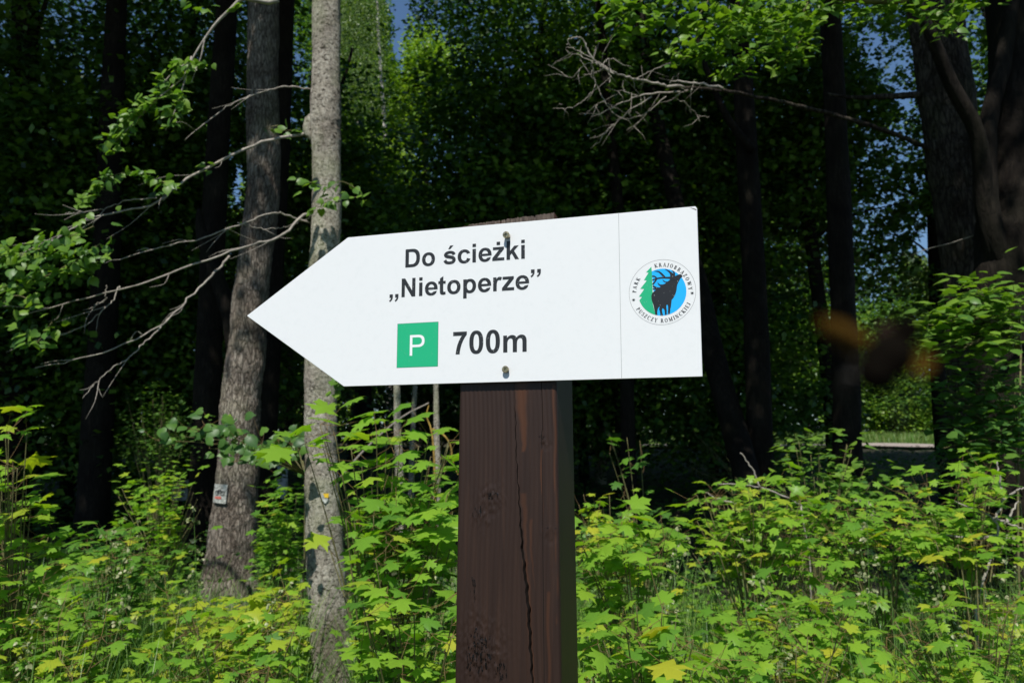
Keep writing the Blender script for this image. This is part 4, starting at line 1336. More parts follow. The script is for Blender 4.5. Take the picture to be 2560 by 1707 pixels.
R2px = [(2345, -30, 150), (2348, 200, 150), (2345, 420, 165), (2335, 600, 185), (2335, 800, 180), (2335, 1000, 185), (2335, 1200, 200)]
lf = [at(2335, 720, 6.6), at(2290, 600, 6.4), at(2262, 480, 6.3), at(2255, 380, 6.2), at(2238, 290, 6.1), at(2190, 205, 6.0), at(2155, 120, 5.9), at(2120, 40, 5.8), at(2090, -40, 5.7)]
lf2 = [at(2320, 640, 6.4), at(2275, 500, 6.3), at(2268, 300, 6.3), at(2300, 160, 6.3), at(2320, 40, 6.3), at(2330, -60, 6.3)]
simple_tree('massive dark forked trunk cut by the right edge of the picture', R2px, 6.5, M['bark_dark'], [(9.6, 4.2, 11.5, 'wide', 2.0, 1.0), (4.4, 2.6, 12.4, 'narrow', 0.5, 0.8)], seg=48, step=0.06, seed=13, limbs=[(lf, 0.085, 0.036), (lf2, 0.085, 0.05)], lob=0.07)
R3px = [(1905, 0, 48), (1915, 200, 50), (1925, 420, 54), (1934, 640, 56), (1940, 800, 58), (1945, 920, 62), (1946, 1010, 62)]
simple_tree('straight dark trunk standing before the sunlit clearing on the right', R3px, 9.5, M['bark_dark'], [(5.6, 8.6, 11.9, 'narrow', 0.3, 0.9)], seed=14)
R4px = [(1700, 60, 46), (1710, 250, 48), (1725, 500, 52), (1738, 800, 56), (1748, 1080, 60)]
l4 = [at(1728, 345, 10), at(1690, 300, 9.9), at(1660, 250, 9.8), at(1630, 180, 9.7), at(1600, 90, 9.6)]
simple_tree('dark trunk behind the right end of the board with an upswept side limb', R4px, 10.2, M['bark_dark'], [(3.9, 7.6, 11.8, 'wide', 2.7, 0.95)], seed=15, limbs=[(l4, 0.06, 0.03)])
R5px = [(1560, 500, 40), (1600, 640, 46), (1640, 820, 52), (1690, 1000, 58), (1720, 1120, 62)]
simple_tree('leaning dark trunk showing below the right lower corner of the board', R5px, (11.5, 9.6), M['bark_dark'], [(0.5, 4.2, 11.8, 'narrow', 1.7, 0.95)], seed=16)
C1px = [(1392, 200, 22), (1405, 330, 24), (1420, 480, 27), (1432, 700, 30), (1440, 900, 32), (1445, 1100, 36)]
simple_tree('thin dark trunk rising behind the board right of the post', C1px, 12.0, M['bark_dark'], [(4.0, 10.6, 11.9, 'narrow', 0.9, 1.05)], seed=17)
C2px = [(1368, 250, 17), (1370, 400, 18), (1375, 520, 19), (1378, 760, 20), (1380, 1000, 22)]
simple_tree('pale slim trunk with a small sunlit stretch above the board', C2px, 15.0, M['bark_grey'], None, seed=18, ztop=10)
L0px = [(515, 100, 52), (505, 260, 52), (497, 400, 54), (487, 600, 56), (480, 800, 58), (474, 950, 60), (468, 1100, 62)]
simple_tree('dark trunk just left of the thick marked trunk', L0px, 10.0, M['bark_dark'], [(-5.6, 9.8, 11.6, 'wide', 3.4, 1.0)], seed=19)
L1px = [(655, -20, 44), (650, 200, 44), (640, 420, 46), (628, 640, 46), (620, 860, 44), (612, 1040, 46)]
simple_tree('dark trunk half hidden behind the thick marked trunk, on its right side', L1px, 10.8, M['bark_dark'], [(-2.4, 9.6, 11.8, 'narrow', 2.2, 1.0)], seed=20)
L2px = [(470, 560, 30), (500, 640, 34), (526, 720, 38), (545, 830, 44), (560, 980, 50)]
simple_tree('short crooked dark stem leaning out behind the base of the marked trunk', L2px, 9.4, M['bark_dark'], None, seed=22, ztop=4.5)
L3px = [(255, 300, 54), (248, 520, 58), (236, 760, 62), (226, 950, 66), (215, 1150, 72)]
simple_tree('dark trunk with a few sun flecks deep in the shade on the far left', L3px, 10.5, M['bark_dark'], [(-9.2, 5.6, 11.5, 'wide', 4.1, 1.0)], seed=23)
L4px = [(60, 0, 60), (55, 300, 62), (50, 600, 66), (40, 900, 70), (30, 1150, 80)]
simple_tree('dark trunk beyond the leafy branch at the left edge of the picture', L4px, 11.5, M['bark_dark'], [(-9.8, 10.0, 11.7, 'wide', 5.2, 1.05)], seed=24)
S_ = [([(905, 720, 12), (908, 800, 14), (912, 900, 16), (914, 1000, 18), (918, 1100, 20)], 9.0, 'pale mottled sapling stem behind the maple leaves left of the post'),
      ([(962, 720, 9), (958, 800, 10), (953, 900, 11), (948, 1000, 12), (945, 1100, 14)], 11.0, 'thinnest dim sapling stem between two pale ones left of the post'),
      ([(998, 730, 11), (1000, 820, 12), (1002, 920, 13), (1003, 1000, 14), (1004, 1090, 17)], 8.6, 'pale sapling stem nearest the post on its left side')]
for px, Yv, lab in S_:
    st_, P_, R_ = simple_tree(lab, px, Yv, M['bark_grey'], None, seed=25, ztop=0, group='sapling stems left of the post', seg=14, name='sapling')
    gl = Geo(); crown_leaves(gl, np.random.default_rng(int(Yv * 10)), P_[-1] + np.array([0, 0, 0.1]), (0.35, 0.35, 0.25), 14, 18, 0.06, 0.12, (0.4, 0.2), gaps=False)
    build_big(gl, 'crown', M['canopy'], st_)
lc = thing('fallen_branch', at(770, 1100, 8.6), 'thin fallen twig slanting across the dark gap between the saplings', 'branch')
g = Geo(); Q = smooth_path([at(770, 1110, 8.6), at(840, 1030, 8.5), at(920, 960, 8.4), at(985, 925, 8.4)], 20); g.tube(Q, np.linspace(0.012, 0.006, 20), 6)
g.build('stem', M['dead'], lc)
lc = thing('dead_branch', (at(992, 1010, 6.0)[0], 6.0, 0), 'bent yellow-lichened dead twig rising left of the post', 'branch')
g = Geo()
for px in ([(998, 1080), (996, 1030), (990, 985), (980, 955), (985, 930)], [(993, 985), (1020, 1000), (1035, 1025), (1040, 1060), (1052, 1090)]):
    Q = smooth_path([at(u, v, 6.0) for u, v in px], 16); g.tube(Q, np.linspace(0.009, 0.004, 16), 6)
Q = smooth_path([at(998, 1080, 6.0), at(1000, 1200, 6.0), (at(1000, 1200, 6.0)[0], 6.0, 0)], 8); g.tube(Q, np.linspace(0.009, 0.012, 8), 6)
g.build('stem', plain('lichened_twig', (0.30, 0.20, 0.05), 0.8, 0.1, var=0.4, vs=40), lc)

# --- hanging leafy bough, top left
rng = np.random.default_rng(41)
hb = thing('tree', (-5.4, 4.2, 0), 'tree outside the left edge whose bare-stemmed bough hangs in at the upper left', 'tree', 'trees along the forest edge')
g = Geo()
g.tube(sample_trunk(np.array([(-5.4, 4.2, -0.2), (-5.35, 4.2, 3), (-5.2, 4.3, 7), (-5.1, 4.6, 12)]), np.array([.17, .15, .12, .05]), 0.1)[0], np.linspace(.17, .04, int(12.3 / 0.1))[:len(sample_trunk(np.array([(-5.4, 4.2, -0.2), (-5.35, 4.2, 3), (-5.2, 4.3, 7), (-5.1, 4.6, 12)]), np.array([.17, .15, .12, .05]), 0.1)[0])], 20)
g.build('trunk', M['bark_grey'], hb, smooth=True)
add_shade(hb, (-8.3, 2.6, 11.4), 'narrow', 0.7, 1.0)
g = Geo()
b0 = [np.array([-5.2, 4.3, 6.6]), np.array([-3.4, 4.3, 6.0]), at(590, -60, 4.3), at(550, 0, 4.3), at(500, 50, 4.3), at(470, 90, 4.3), at(445, 130, 4.3), at(420, 180, 4.3)]
g.tube(smooth_path(b0, 40), np.concatenate([np.linspace(0.03, 0.0085, 20), np.linspace(0.0085, 0.003, 20)]), 8)
for px in ([(470, 90), (462, 130), (450, 160), (440, 190)], [(440, 140), (400, 165), (370, 200), (350, 240)], [(420, 180), (360, 230), (300, 290), (240, 350)], [(440, 130), (420, 200), (400, 260), (380, 300)]):
    g.tube(smooth_path([at(u, v, 4.3) for u, v in px], 14), np.linspace(0.005, 0.0015, 14), 5)
g.build('bough', M['dead'], hb, smooth=True)
gl = Geo()
for px, nl, spd in [([(480, 145), (440, 150), (400, 150)], 34, 0.06), ([(400, 170), (380, 200), (350, 225), (330, 240)], 60, 0.07), ([(420, 210), (400, 245), (385, 290)], 44, 0.06),
                    ([(340, 245), (300, 270), (270, 300)], 60, 0.07), ([(290, 290), (255, 320), (240, 350)], 44, 0.06), ([(475, 20), (440, 10), (405, -20)], 16, 0.06), ([(545, 5), (538, 25)], 5, 0.02)]:
    spray(gl, rng, [at(u, v, 4.3) for u, v in px], nl, 0.052, HEART, spd, (0.7, 0.2))
build_big(gl, 'leaves', M['linden'], hb)

# --- overhanging boughs along the top right
rng = np.random.default_rng(43)
ob = thing('tree', (7.2, 5.2, 0), 'tree outside the right edge whose sunlit boughs hang across the upper right', 'tree', 'trees along the forest edge')
g = Geo(); Q, rr_ = sample_trunk(np.array([(7.2, 5.2, -0.2), (7.1, 5.2, 3), (6.9, 5.3, 7), (6.8, 5.6, 12)]), np.array([.2, .18, .14, .05]), 0.1)
g.tube(Q, rr_, 20, lobes=0.05); g.build('trunk', M['bark_dark'], ob, smooth=True)
add_shade(ob, (12.2, 6.6, 11.6), 'wide', 2.9, 0.95)
g = Geo(); gl = Geo()
B0 = [np.array([6.9, 5.3, 5.6]), np.array([5.2, 4.9, 4.9]), at(2200, -30, 4.6), at(2050, 0, 4.5), at(1900, -10, 4.4), at(1750, -20, 4.3), at(1600, -30, 4.2), at(1450, -40, 4.2)]
g.tube(smooth_path(B0, 50), np.linspace(0.045, 0.006, 50), 8)
SPR = [([(1500, -30), (1460, 20), (1430, 50), (1400, 90)], 4.3, 60), ([(1560, -20), (1520, 30), (1490, 60), (1450, 80)], 4.3, 70), ([(1640, -20), (1600, 40), (1560, 55)], 4.3, 70),
       ([(1380, -20), (1400, 10), (1440, 20)], 4.3, 30), ([(1720, -10), (1690, 40), (1650, 70)], 4.5, 80), ([(1800, -10), (1780, 30), (1740, 60)], 4.6, 80), ([(1860, -10), (1850, 20), (1830, 50)], 4.5, 60),
       ([(1950, -10), (1930, 15), (1900, 30)], 4.5, 40), ([(2030, -20), (2010, 10), (1980, 25)], 4.5, 50), ([(2120, -20), (2100, 15), (2060, 25)], 4.6, 60), ([(2200, -20), (2180, 20), (2140, 35)], 4.6, 50), ([(2280, -30), (2250, 0), (2200, 12)], 4.7, 40),
       ([(1700, 60), (1660, 100), (1600, 125), (1560, 140)], 5.2, 120), ([(1800, 60), (1760, 110), (1700, 140), (1680, 170)], 5.4, 150), ([(1860, 50), (1830, 110), (1800, 150)], 5.6, 130), ([(1620, 80), (1590, 130), (1530, 110)], 5.2, 80), ([(1740, 20), (1700, 60), (1640, 80)], 5.0, 130), ([(1850, 20), (1800, 60), (1760, 80)], 5.0, 130), ([(2120, 30), (2160, 60), (2200, 75)], 5.2, 50)]
for px, Yv, nl in SPR:
    Q = spray(gl, rng, [at(u, v, Yv) for u, v in px], nl, 0.060, HEART, 0.14, (0.75, 0.2), up=0.75, facing=0.25)
    g.tube(Q, np.linspace(0.005, 0.0015, len(Q)), 5)
g.build('bough', M['twig'], ob, smooth=True)
build_big(gl, 'leaves', M['linden'], ob)

# --- shaded middle-distance trees that fill the picture with dark foliage
MID = [  # label, x, y, crown centre z, radii, clumps, trunk radius
    ('shaded leafy tree filling the far upper left corner', -7.2, 11.5, 5.6, (2.6, 1.8, 3.4), 480, .11),
    ('dense shaded tree behind the hanging bough', -5.4, 13.0, 6.4, (2.4, 1.8, 3.6), 480, .13),
    ('shaded tree behind the bare branches at the left', -6.6, 12.2, 2.9, (2.4, 1.6, 2.2), 320, .09),
    ('dark bushy tree left of the marked trunk', -4.6, 12.6, 3.2, (1.5, 1.4, 1.9), 150, .08),
    ('shaded tree with open gaps between the two trunks on the left', -3.3, 14.5, 6.6, (1.5, 1.5, 2.9), 150, .10),
    ('tall dark tree right of the slender trunk, above the board', 0.55, 13.2, 6.9, (2.1, 1.7, 3.2), 430, .14),
    ('dark tree above the top edge of the board, centre', 1.9, 13.8, 6.3, (2.2, 1.7, 3.6), 440, .13),
    ('shaded tree above the board with its lower leaves catching light', -0.5, 12.2, 4.9, (1.4, 1.2, 1.6), 200, .07),
    ('black-green tree behind the dead limb', 3.6, 14.2, 6.9, (2.3, 1.7, 3.4), 440, .15),
    ('dark tree right of the dead limb tip', 5.2, 13.2, 7.3, (1.9, 1.6, 2.4), 240, .12),
    ('shaded tree directly behind the right end of the board', 3.7, 13.4, 3.0, (1.7, 1.3, 1.9), 160, .09),
    ('open-leaved tree showing blue sky left of the stout right trunk', 7.2, 13.6, 6.4, (2.2, 1.6, 3.2), 250, .12),
    ('thin-leaved tree in the gap between the two right-hand trunks', 8.6, 13.2, 7.0, (1.3, 1.5, 3.0), 150, .07),
    ('low dark tree behind the post', 1.3, 14.5, 2.8, (2.6, 1.2, 1.6), 190, .08),
]
rng = np.random.default_rng(101)
for k, (lab, x, y, cz, rad, nc, tr) in enumerate(MID):
    gz = float(ground_z(x, y))
    t = thing('tree', (x, y, gz), lab, 'tree', 'shaded trees inside the forest')
    g = Geo()
    P = np.array([(x, y, gz - .2), (x + rng.normal(0, .1), y, gz + 2), (x + rng.normal(0, .2), y, cz), (x + rng.normal(0, .3), y, cz + rad[2] * .9)])
    Q, rr_ = sample_trunk(P, np.array([tr * 1.2, tr, tr * .8, tr * .25]), 0.2)
    g.tube(Q, rr_, 14, lobes=0.06)
    gl = Geo()
    cc = crown_leaves(gl, rng, (x, y, cz), rad, int(nc * 0.80), 90, 0.112, 0.44, (0.68, 0.28), flat=0.22, zmin=gz + 0.3)
    for q in rng.choice(len(cc), 14, replace=False):
        b_ = cc[q]; a = np.array([np.interp(b_[2] - 0.5, Q[:, 2], Q[:, 0]), y, max(gz + .5, b_[2] - 0.5)])
        limb_to(g, rng, a, b_, 0.028, 6, 0.1)
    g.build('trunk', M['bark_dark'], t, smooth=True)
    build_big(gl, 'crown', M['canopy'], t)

# --- sunlit trees farther back
def cz(u, v, Y):
    q = at(u, v, Y)
    return float(q[0]), Y, float(q[2])


FAR = [
    ('sunlit yellow-green bush in the gap just right of the slender trunk', *cz(825, 400, 17), (0.95, 0.9, 0.85), 110, 'farleaf', (0.85, 0.12)),
    ('bright green bush glimpsed between the two left trunks', *cz(675, 445, 19), (0.9, 0.9, 1.1), 90, 'farleaf', (0.8, 0.12)),
    ('small bright tree low behind the left end of the board', *cz(850, 520, 18), (1.3, 1.0, 1.1), 120, 'farleaf', (0.55, 0.15)),
    ('bright tree standing right of the sky gap at the top', *cz(985, 175, 24), (1.0, 1.2, 1.5), 120, 'farleaf', (0.85, 0.12)),
    ('mid-green tree behind the birch', *cz(840, 260, 27), (2.4, 1.8, 2.2), 260, 'farleaf', (0.6, 0.2)),
    ('tall leafy tree filling the top between the slender trunk and the sky gap', *cz(800, 60, 28), (1.7, 1.8, 2.8), 260, 'farleaf', (0.5, 0.2)),
    ('far green tree behind the forest, left', -11.0, 25.0, 8.0, (4.5, 2.5, 6.5), 520, 'farleaf', (0.3, 0.2)),
    ('far green tree behind the marked trunk', -7.2, 27.0, 6.0, (3.2, 2.5, 4.5), 300, 'farleaf', (0.4, 0.2)),
    ('far tree behind the middle of the forest', 2.2, 25.0, 8.0, (3.8, 2.2, 7.0), 520, 'farleaf', (0.35, 0.2)),
    ('far tree behind the right end of the board', 7.0, 26.0, 8.0, (3.0, 2.2, 6.5), 400, 'farleaf', (0.4, 0.2)),
    ('sunlit tree beyond the clearing, left of the straight dark trunk', *cz(1840, 760, 26), (1.5, 1.4, 2.9), 230, 'farleaf', (0.55, 0.2)),
    ('bright bush at the back of the clearing, right of the straight dark trunk', *cz(2060, 930, 27), (1.6, 1.3, 1.3), 190, 'farleaf', (0.6, 0.2)),
    ('tree with light green leaves above the clearing bush', *cz(2050, 780, 29), (1.8, 1.4, 1.6), 190, 'farleaf', (0.45, 0.2)),
    ('pale hazy tree under the sky in the right-hand gap', *cz(2140, 640, 32), (1.5, 1.4, 1.5), 130, 'birch_leaf', (0.6, 0.2)),
    ('far tree behind the massive right trunk', 16.0, 25.0, 8.0, (3.6, 2.4, 7.0), 330, 'farleaf', (0.4, 0.2)),
    ('far tree low between the sapling stems left of the post', -1.4, 20.0, 3.3, (3.6, 1.8, 2.0), 260, 'canopy', (0.2, 0.2)),
]
rng = np.random.default_rng(202)
for k, (lab, x, y, czz, rad, nc, mk_, tn_) in enumerate(FAR):
    gz = float(ground_z(x, y))
    kd = 'bush' if ' bush' in lab and 'above the clearing bush' not in lab else 'tree'
    t = thing(kd, (x, y, gz), lab, kd, 'sunlit trees beyond the forest')
    g = Geo()
    P = np.array([(x, y, gz - .2), (x + rng.normal(0, .1), y, gz + 2), (x + rng.normal(0, .2), y, max(czz, gz + 2.2)), (x + rng.normal(0, .3), y, max(czz, gz + 2.2) + rad[2] * .55)])
    Q, rr_ = sample_trunk(P, np.array([.16, .14, .10, .03]), 0.3)
    g.tube(Q, rr_, 12, lobes=0.06)
    gl = Geo()
    cc = crown_leaves(gl, rng, (x, y, czz), rad, nc, 85, 0.115, 0.50, tn_, flat=0.4, zmin=gz + 0.2)
    for q in rng.choice(len(cc), 8, replace=False):
        b_ = cc[q]; a = np.array([x, y, max(gz + .5, b_[2] - 0.5)]); limb_to(g, rng, a, b_, 0.035, 6, 0.1)
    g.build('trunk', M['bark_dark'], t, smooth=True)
    build_big(gl, 'crown', M[mk_], t)

# birch with its white stem and hanging twigs
x, y = at(885, 400, 22.0)[:2]
gz = float(ground_z(x, y))
t = thing('birch', (x, y, gz), 'birch with thin white stem and hanging pale leaves below the sky gap', 'tree')
P, Rr = trunk_path([(862, -60, 6), (874, 160, 8), (880, 240, 9), (886, 330, 10), (890, 420, 11), (893, 600, 13)], 22.0, ztop=17)
g = Geo(); Q, rr_ = sample_trunk(P, Rr, 0.2); g.tube(Q, rr_, 12)
g.tube(smooth_path([at(893, 400, 22), at(850, 330, 22), at(815, 270, 22)], 8), np.linspace(0.05, 0.02, 8), 6)
g.build('trunk', M['bark_birch'], t, smooth=True)
gl = Geo()
for _ in range(130):
    c0 = at(rng.uniform(780, 885), rng.uniform(-120, 260), 22 + rng.normal(0, 0.8))
    n = 90
    z = rng.random(n) * 1.5
    P = c0 + np.stack([rng.normal(0, .12, n), rng.normal(0, .12, n), -z], 1)
    P = P[keep_mask(P, rng)]; n = len(P)
    if n: scatter(gl, DIA, P, rng.normal(0, .6, (n, 3)) + np.array([0, 0, -1]), rng.normal(0, 1, (n, 3)), 0.06 * rng.uniform(.7, 1.2, n), np.clip(rng.normal(.5, .25, n), 0, 1))
build_big(gl, 'crown', M['birch_leaf'], t)

# ------------------------------------------------------------------ undergrowth
CLEAR = [  # nothing grows tall right in front of the two lit trunks and in the dark hollows: (polygon, share kept)
    ([(698, 1075), (806, 1075), (832, 1800), (704, 1800)], 0.03), ([(470, 1068), (604, 1068), (592, 1372), (462, 1380)], 0.05),
    ([(90, 900), (270, 900), (262, 1190), (110, 1215)], 0.04), ([(400, 1120), (505, 1090), (490, 1330), (420, 1300)], 0.10),
    ([(1318, 900), (1560, 900), (1560, 1180), (1318, 1120)], 0.55), ([(1560, 900), (1790, 900), (1760, 1090), (1570, 1110)], 0.03),
    ([(1960, 1000), (2160, 1000), (2160, 1050), (1960, 1050)], 0.1), ([(330, 1065), (440, 1065), (440, 1110), (330, 1115)], 0.75),
    ([(1640, 1290), (2340, 1290), (2340, 1360), (1640, 1385)], 0.32), ([(1420, 1300), (1640, 1270), (1640, 1390), (1430, 1360)], 0.4), ([(1980, 1250), (2120, 1280), (2100, 1370), (1960, 1360)], 0.3), ([(1560, 1240), (1640, 1230), (1650, 1330), (1580, 1340)], 0.3)]


def thin(P, rng):
    u, v = proj(P)
    keep = np.ones(len(P), bool)
    for poly, f in CLEAR:
        keep &= ~(in_poly(u + rng.normal(0, 5, len(u)), v + rng.normal(0, 6, len(u)), poly) & (rng.random(len(u)) > f))
    return keep


def THIN_OK(q, rng):
    return bool(thin(np.array([q]), rng)[0])


LEAF_K = 0.90


def maple_shrub(label, tips, base, leaf, nl, tint=(0.62, 0.14), tpl=MAPLE, m='maple', spread=0.16, rng=None, group='young maples in the undergrowth', name='maple_sapling', cat='sapling', flat=0.05, petiole=True, facing=0.14, up=0.95, yellow=0.012, crotch=None):
    """tips: list of (u, v, Y) ends of the twigs; base (x, y)"""
    gz = float(ground_z(*base))
    t = thing(name, (base[0], base[1], gz), label, cat, group)
    g, gl, gp = Geo(), Geo(), Geo()
    T_ = [at(*q) for q in tips]
    hz = np.mean([q[2] for q in T_])
    T_ = [q for q, w_ in zip(T_, tips) if w_[2] > 5.3 or THIN_OK(q, rng)]
    root = np.array([base[0], base[1], gz])
    crot = np.array([base[0] + rng.normal(0, .04), base[1], gz + 0.45 * (hz - gz)])
    if crotch: crot = at(*crotch)
    g.tube(smooth_path([root - np.array([0, 0, .1]), (root + crot) / 2 + rng.normal(0, .02, 3), crot], 8), np.linspace(0.0075, 0.0055, 8), 7)
    per = max(3, int(nl * 1.15) // len(T_))
    for q in T_:
        start = crot.copy() if crotch else root + (crot - root) * rng.uniform(0.55, 1.0)
        mid = start * 0.45 + q * 0.55 + np.array([0, 0, 0.06])
        Q = smooth_path([start, mid, q], 20)
        g.tube(Q, np.linspace(0.0048, 0.0016, 20), 5)
        k = rng.integers(9, 20, per)
        k[: max(1, per // 3)] = 19
        ang = rng.uniform(0, 2 * math.pi, per)
        d = np.stack([np.cos(ang), np.sin(ang), rng.normal(0, .25, per)], 1)
        lp = rng.uniform(0.2, 1.0, per)[:, None] * spread
        A = Q[k]; B_ = A + d * lp + np.array([0, 0, 1]) * rng.normal(flat * 0.4, flat, (per, 1))
        Nn = np.array([-0.08, -facing, up]) + rng.normal(0, 0.24, (per, 3))
        S = leaf * LEAF_K * rng.uniform(0.45, 1.2, per)
        T = np.clip(rng.normal(tint[0] + (0.07 if tint[0] > 0.4 else 0), tint[1], per), 0, 0.93)
        yl = rng.random(per) < yellow; T[yl] = 1.0
        D = d + np.array([0, -0.25, -0.25])
        ok = thin(B_, rng); A, B_, D, Nn, S, T = A[ok], B_[ok], D[ok], Nn[ok], S[ok], T[ok]
        scatter(gl, tpl, B_, D, Nn, S, T)
        if petiole:
            for a, b_ in zip(A, B_):
                gp.tube(np.array([a, (a + b_) / 2 - np.array([0, 0, .01]), b_]), [0.0010, 0.0008, 0.0007], 4, cap=False)
    ng_ = len(g.C)
    if petiole and gp.n:
        g.L.extend(i_ + g.n for i_ in gp.L); g.C.extend(gp.C); g.T.extend(gp.T); g.V.extend(gp.V); g.n += gp.n
    st = mesh_np('stem', np.concatenate(g.V), g.L, g.C, [M['twig'], M['petiole']], t, None, True, None, [0] * ng_ + [1] * (len(g.C) - ng_))
    build_big(gl, 'foliage', M[m], t)
    return t


rng = np.random.default_rng(303)


def rnd_tips(u0, u1, v0, v1, Y0, Y1, n):
    return [(rng.uniform(u0, u1), v0 + (v1 - v0) * rng.random() ** 0.9, rng.uniform(Y0, Y1)) for _ in range(n)]


def bx(u, Y):
    return (float(at(u, 1041, Y)[0]), Y)


# large-leaved saplings close behind the post
maple_shrub('large-leaved bright maple sapling left of the post, top leaves level with the forest floor line',
            rnd_tips(700, 1050, 985, 1090, 2.9, 3.5, 17) + [(735, 975, 3.0), (770, 1000, 3.0), (700, 1018, 3.0), (985, 1000, 3.1), (1030, 1022, 3.1), (905, 1040, 3.1)], bx(880, 3.3), 0.115, 130, (0.6, 0.1), rng=rng)
maple_shrub('bright maple sapling crowding the left side of the post lower down', rnd_tips(800, 1060, 1090, 1250, 2.8, 3.6, 20), bx(950, 3.2), 0.11, 190, (0.58, 0.12), rng=rng)
maple_shrub('maple sapling in front of the slender trunk base', rnd_tips(700, 900, 1180, 1330, 2.8, 3.4, 14), bx(860, 3.1), 0.09, 110, (0.55, 0.14), rng=rng)
maple_shrub('maple sapling at the left edge with stacked bright leaves', rnd_tips(-30, 75, 985, 1180, 3.0, 3.5, 14) + [(20, 990, 3.1), (40, 1075, 3.1), (60, 1130, 3.1)], bx(20, 3.3), 0.10, 90, (0.65, 0.12), rng=rng)
maple_shrub('small maple at the left edge below the stacked leaves', rnd_tips(-40, 130, 1190, 1400, 2.9, 3.6, 16), bx(40, 3.2), 0.085, 150, (0.6, 0.15), rng=rng)
maple_shrub('linden sprout spreading heart-shaped leaves across the marked trunk', [(360, 1010, 4.4), (400, 1000, 4.4), (440, 985, 4.4), (470, 975, 4.4), (500, 990, 4.4), (520, 1010, 4.4), (560, 1020, 4.4), (600, 1025, 4.4), (640, 1010, 4.4), (670, 1020, 5.5), (540, 1060, 4.4), (600, 1060, 4.4), (650, 1060, 5.5), (480, 1030, 4.4), (620, 1040, 4.5), (690, 1070, 5.5)],
            bx(690, 5.5), 0.074, 135, (0.35, 0.16), HEART, 'linden', 0.10, rng, 'linden sprouts in the undergrowth', 'linden_sprout', up=0.45, facing=0.7, yellow=0.03, crotch=(700, 1090, 5.4))
maple_shrub('shaded green bush in the gap left of the marked trunk', rnd_tips(270, 470, 1080, 1280, 6.0, 7.0, 34) + rnd_tips(325, 450, 1078, 1150, 6.0, 7.0, 14), bx(380, 6.6), 0.075, 620, (0.6, 0.15), MAPLE2, rng=rng, petiole=False, spread=0.2)
maple_shrub('soft blue-green shrub further back left of the marked trunk', rnd_tips(280, 445, 900, 1040, 8.6, 9.4, 36), bx(370, 9.0), 0.05, 1300, (0.45, 0.15), OVAL, 'linden', 0.22, rng, 'shrubs behind the undergrowth', 'shrub', 'shrub', petiole=False, flat=0.08)
maple_shrub('leafy bush between the two left trunks', rnd_tips(590, 710, 1080, 1300, 5.6, 6.6, 26), bx(650, 6.1), 0.075, 480, (0.55, 0.15), MAPLE2, rng=rng, petiole=False, spread=0.18)
maple_shrub('bright yellow-green maple patch at the foot of the marked trunk', rnd_tips(370, 700, 1350, 1450, 3.4, 4.4, 30), bx(540, 3.9), 0.085, 330, (0.82, 0.08), rng=rng, yellow=0.05)
maple_shrub('dark green maple clump at the lower left', rnd_tips(130, 380, 1210, 1400, 3.8, 5.0, 26), bx(260, 4.4), 0.08, 260, (0.32, 0.13), rng=rng)
maple_shrub('maple clump at the bottom left corner', rnd_tips(0, 360, 1400, 1580, 2.6, 3.4, 24), bx(180, 3.0), 0.062, 260, (0.6, 0.16), rng=rng)
maple_shrub('maple clump at the bottom between the slender trunk and the left corner', rnd_tips(380, 720, 1440, 1590, 2.6, 3.2, 22), bx(560, 2.9), 0.064, 240, (0.62, 0.16), rng=rng)
maple_shrub('maple clump at the bottom just left of the post', rnd_tips(820, 1060, 1280, 1590, 2.4, 3.4, 30), bx(960, 2.9), 0.085, 280, (0.58, 0.16), rng=rng)
# right of the post
maple_shrub('single small maple sprig standing in the dark gap right of the post', [(1370, 1010, 5.0), (1400, 1000, 5.0), (1440, 1005, 5.0), (1470, 1012, 5.0), (1410, 1025, 5.0), (1432, 1030, 5.0), (1400, 1040, 5.0)], bx(1470, 5.2), 0.085, 34, (0.35, 0.1), rng=rng, spread=0.07)
maple_shrub('maple sprout with yellowish top leaves right beside the post', [(1340, 1135, 4.2), (1365, 1150, 4.2), (1400, 1138, 4.2), (1385, 1165, 4.2), (1330, 1160, 4.2), (1450, 1150, 4.2)], bx(1390, 4.2), 0.08, 34, (0.85, 0.08), rng=rng, spread=0.07, yellow=0.25)
maple_shrub('maple sapling right of the post with broad leaves at sign-post height', rnd_tips(1330, 1560, 1190, 1330, 3.4, 4.2, 24), bx(1450, 3.8), 0.10, 230, (0.6, 0.12), rng=rng)
maple_shrub('layered bright maple in the middle of the right-hand thicket', rnd_tips(1560, 1900, 1110, 1290, 3.9, 4.7, 34) + [(1600, 1135, 4.2), (1680, 1120, 4.2), (1760, 1110, 4.2), (1720, 1100, 4.3)], bx(1720, 4.3), 0.09, 360, (0.66, 0.12), rng=rng)
maple_shrub('linden bush with pale round leaves in front of the straight dark trunk', rnd_tips(1790, 2010, 1010, 1110, 5.0, 5.6, 24), bx(1880, 5.3), 0.075, 260, (0.62, 0.14), HEART, 'linden', 0.14, rng, 'linden sprouts in the undergrowth', 'linden_sprout', petiole=False)
maple_shrub('maple with layered leaves near the right edge', rnd_tips(2060, 2340, 1080, 1260, 3.7, 4.5, 34), bx(2200, 4.1), 0.085, 360, (0.6, 0.13), rng=rng)
maple_shrub('maple between the two right-hand thickets', rnd_tips(1880, 2100, 1170, 1330, 3.8, 4.6, 28), bx(1990, 4.2), 0.085, 290, (0.56, 0.14), rng=rng)
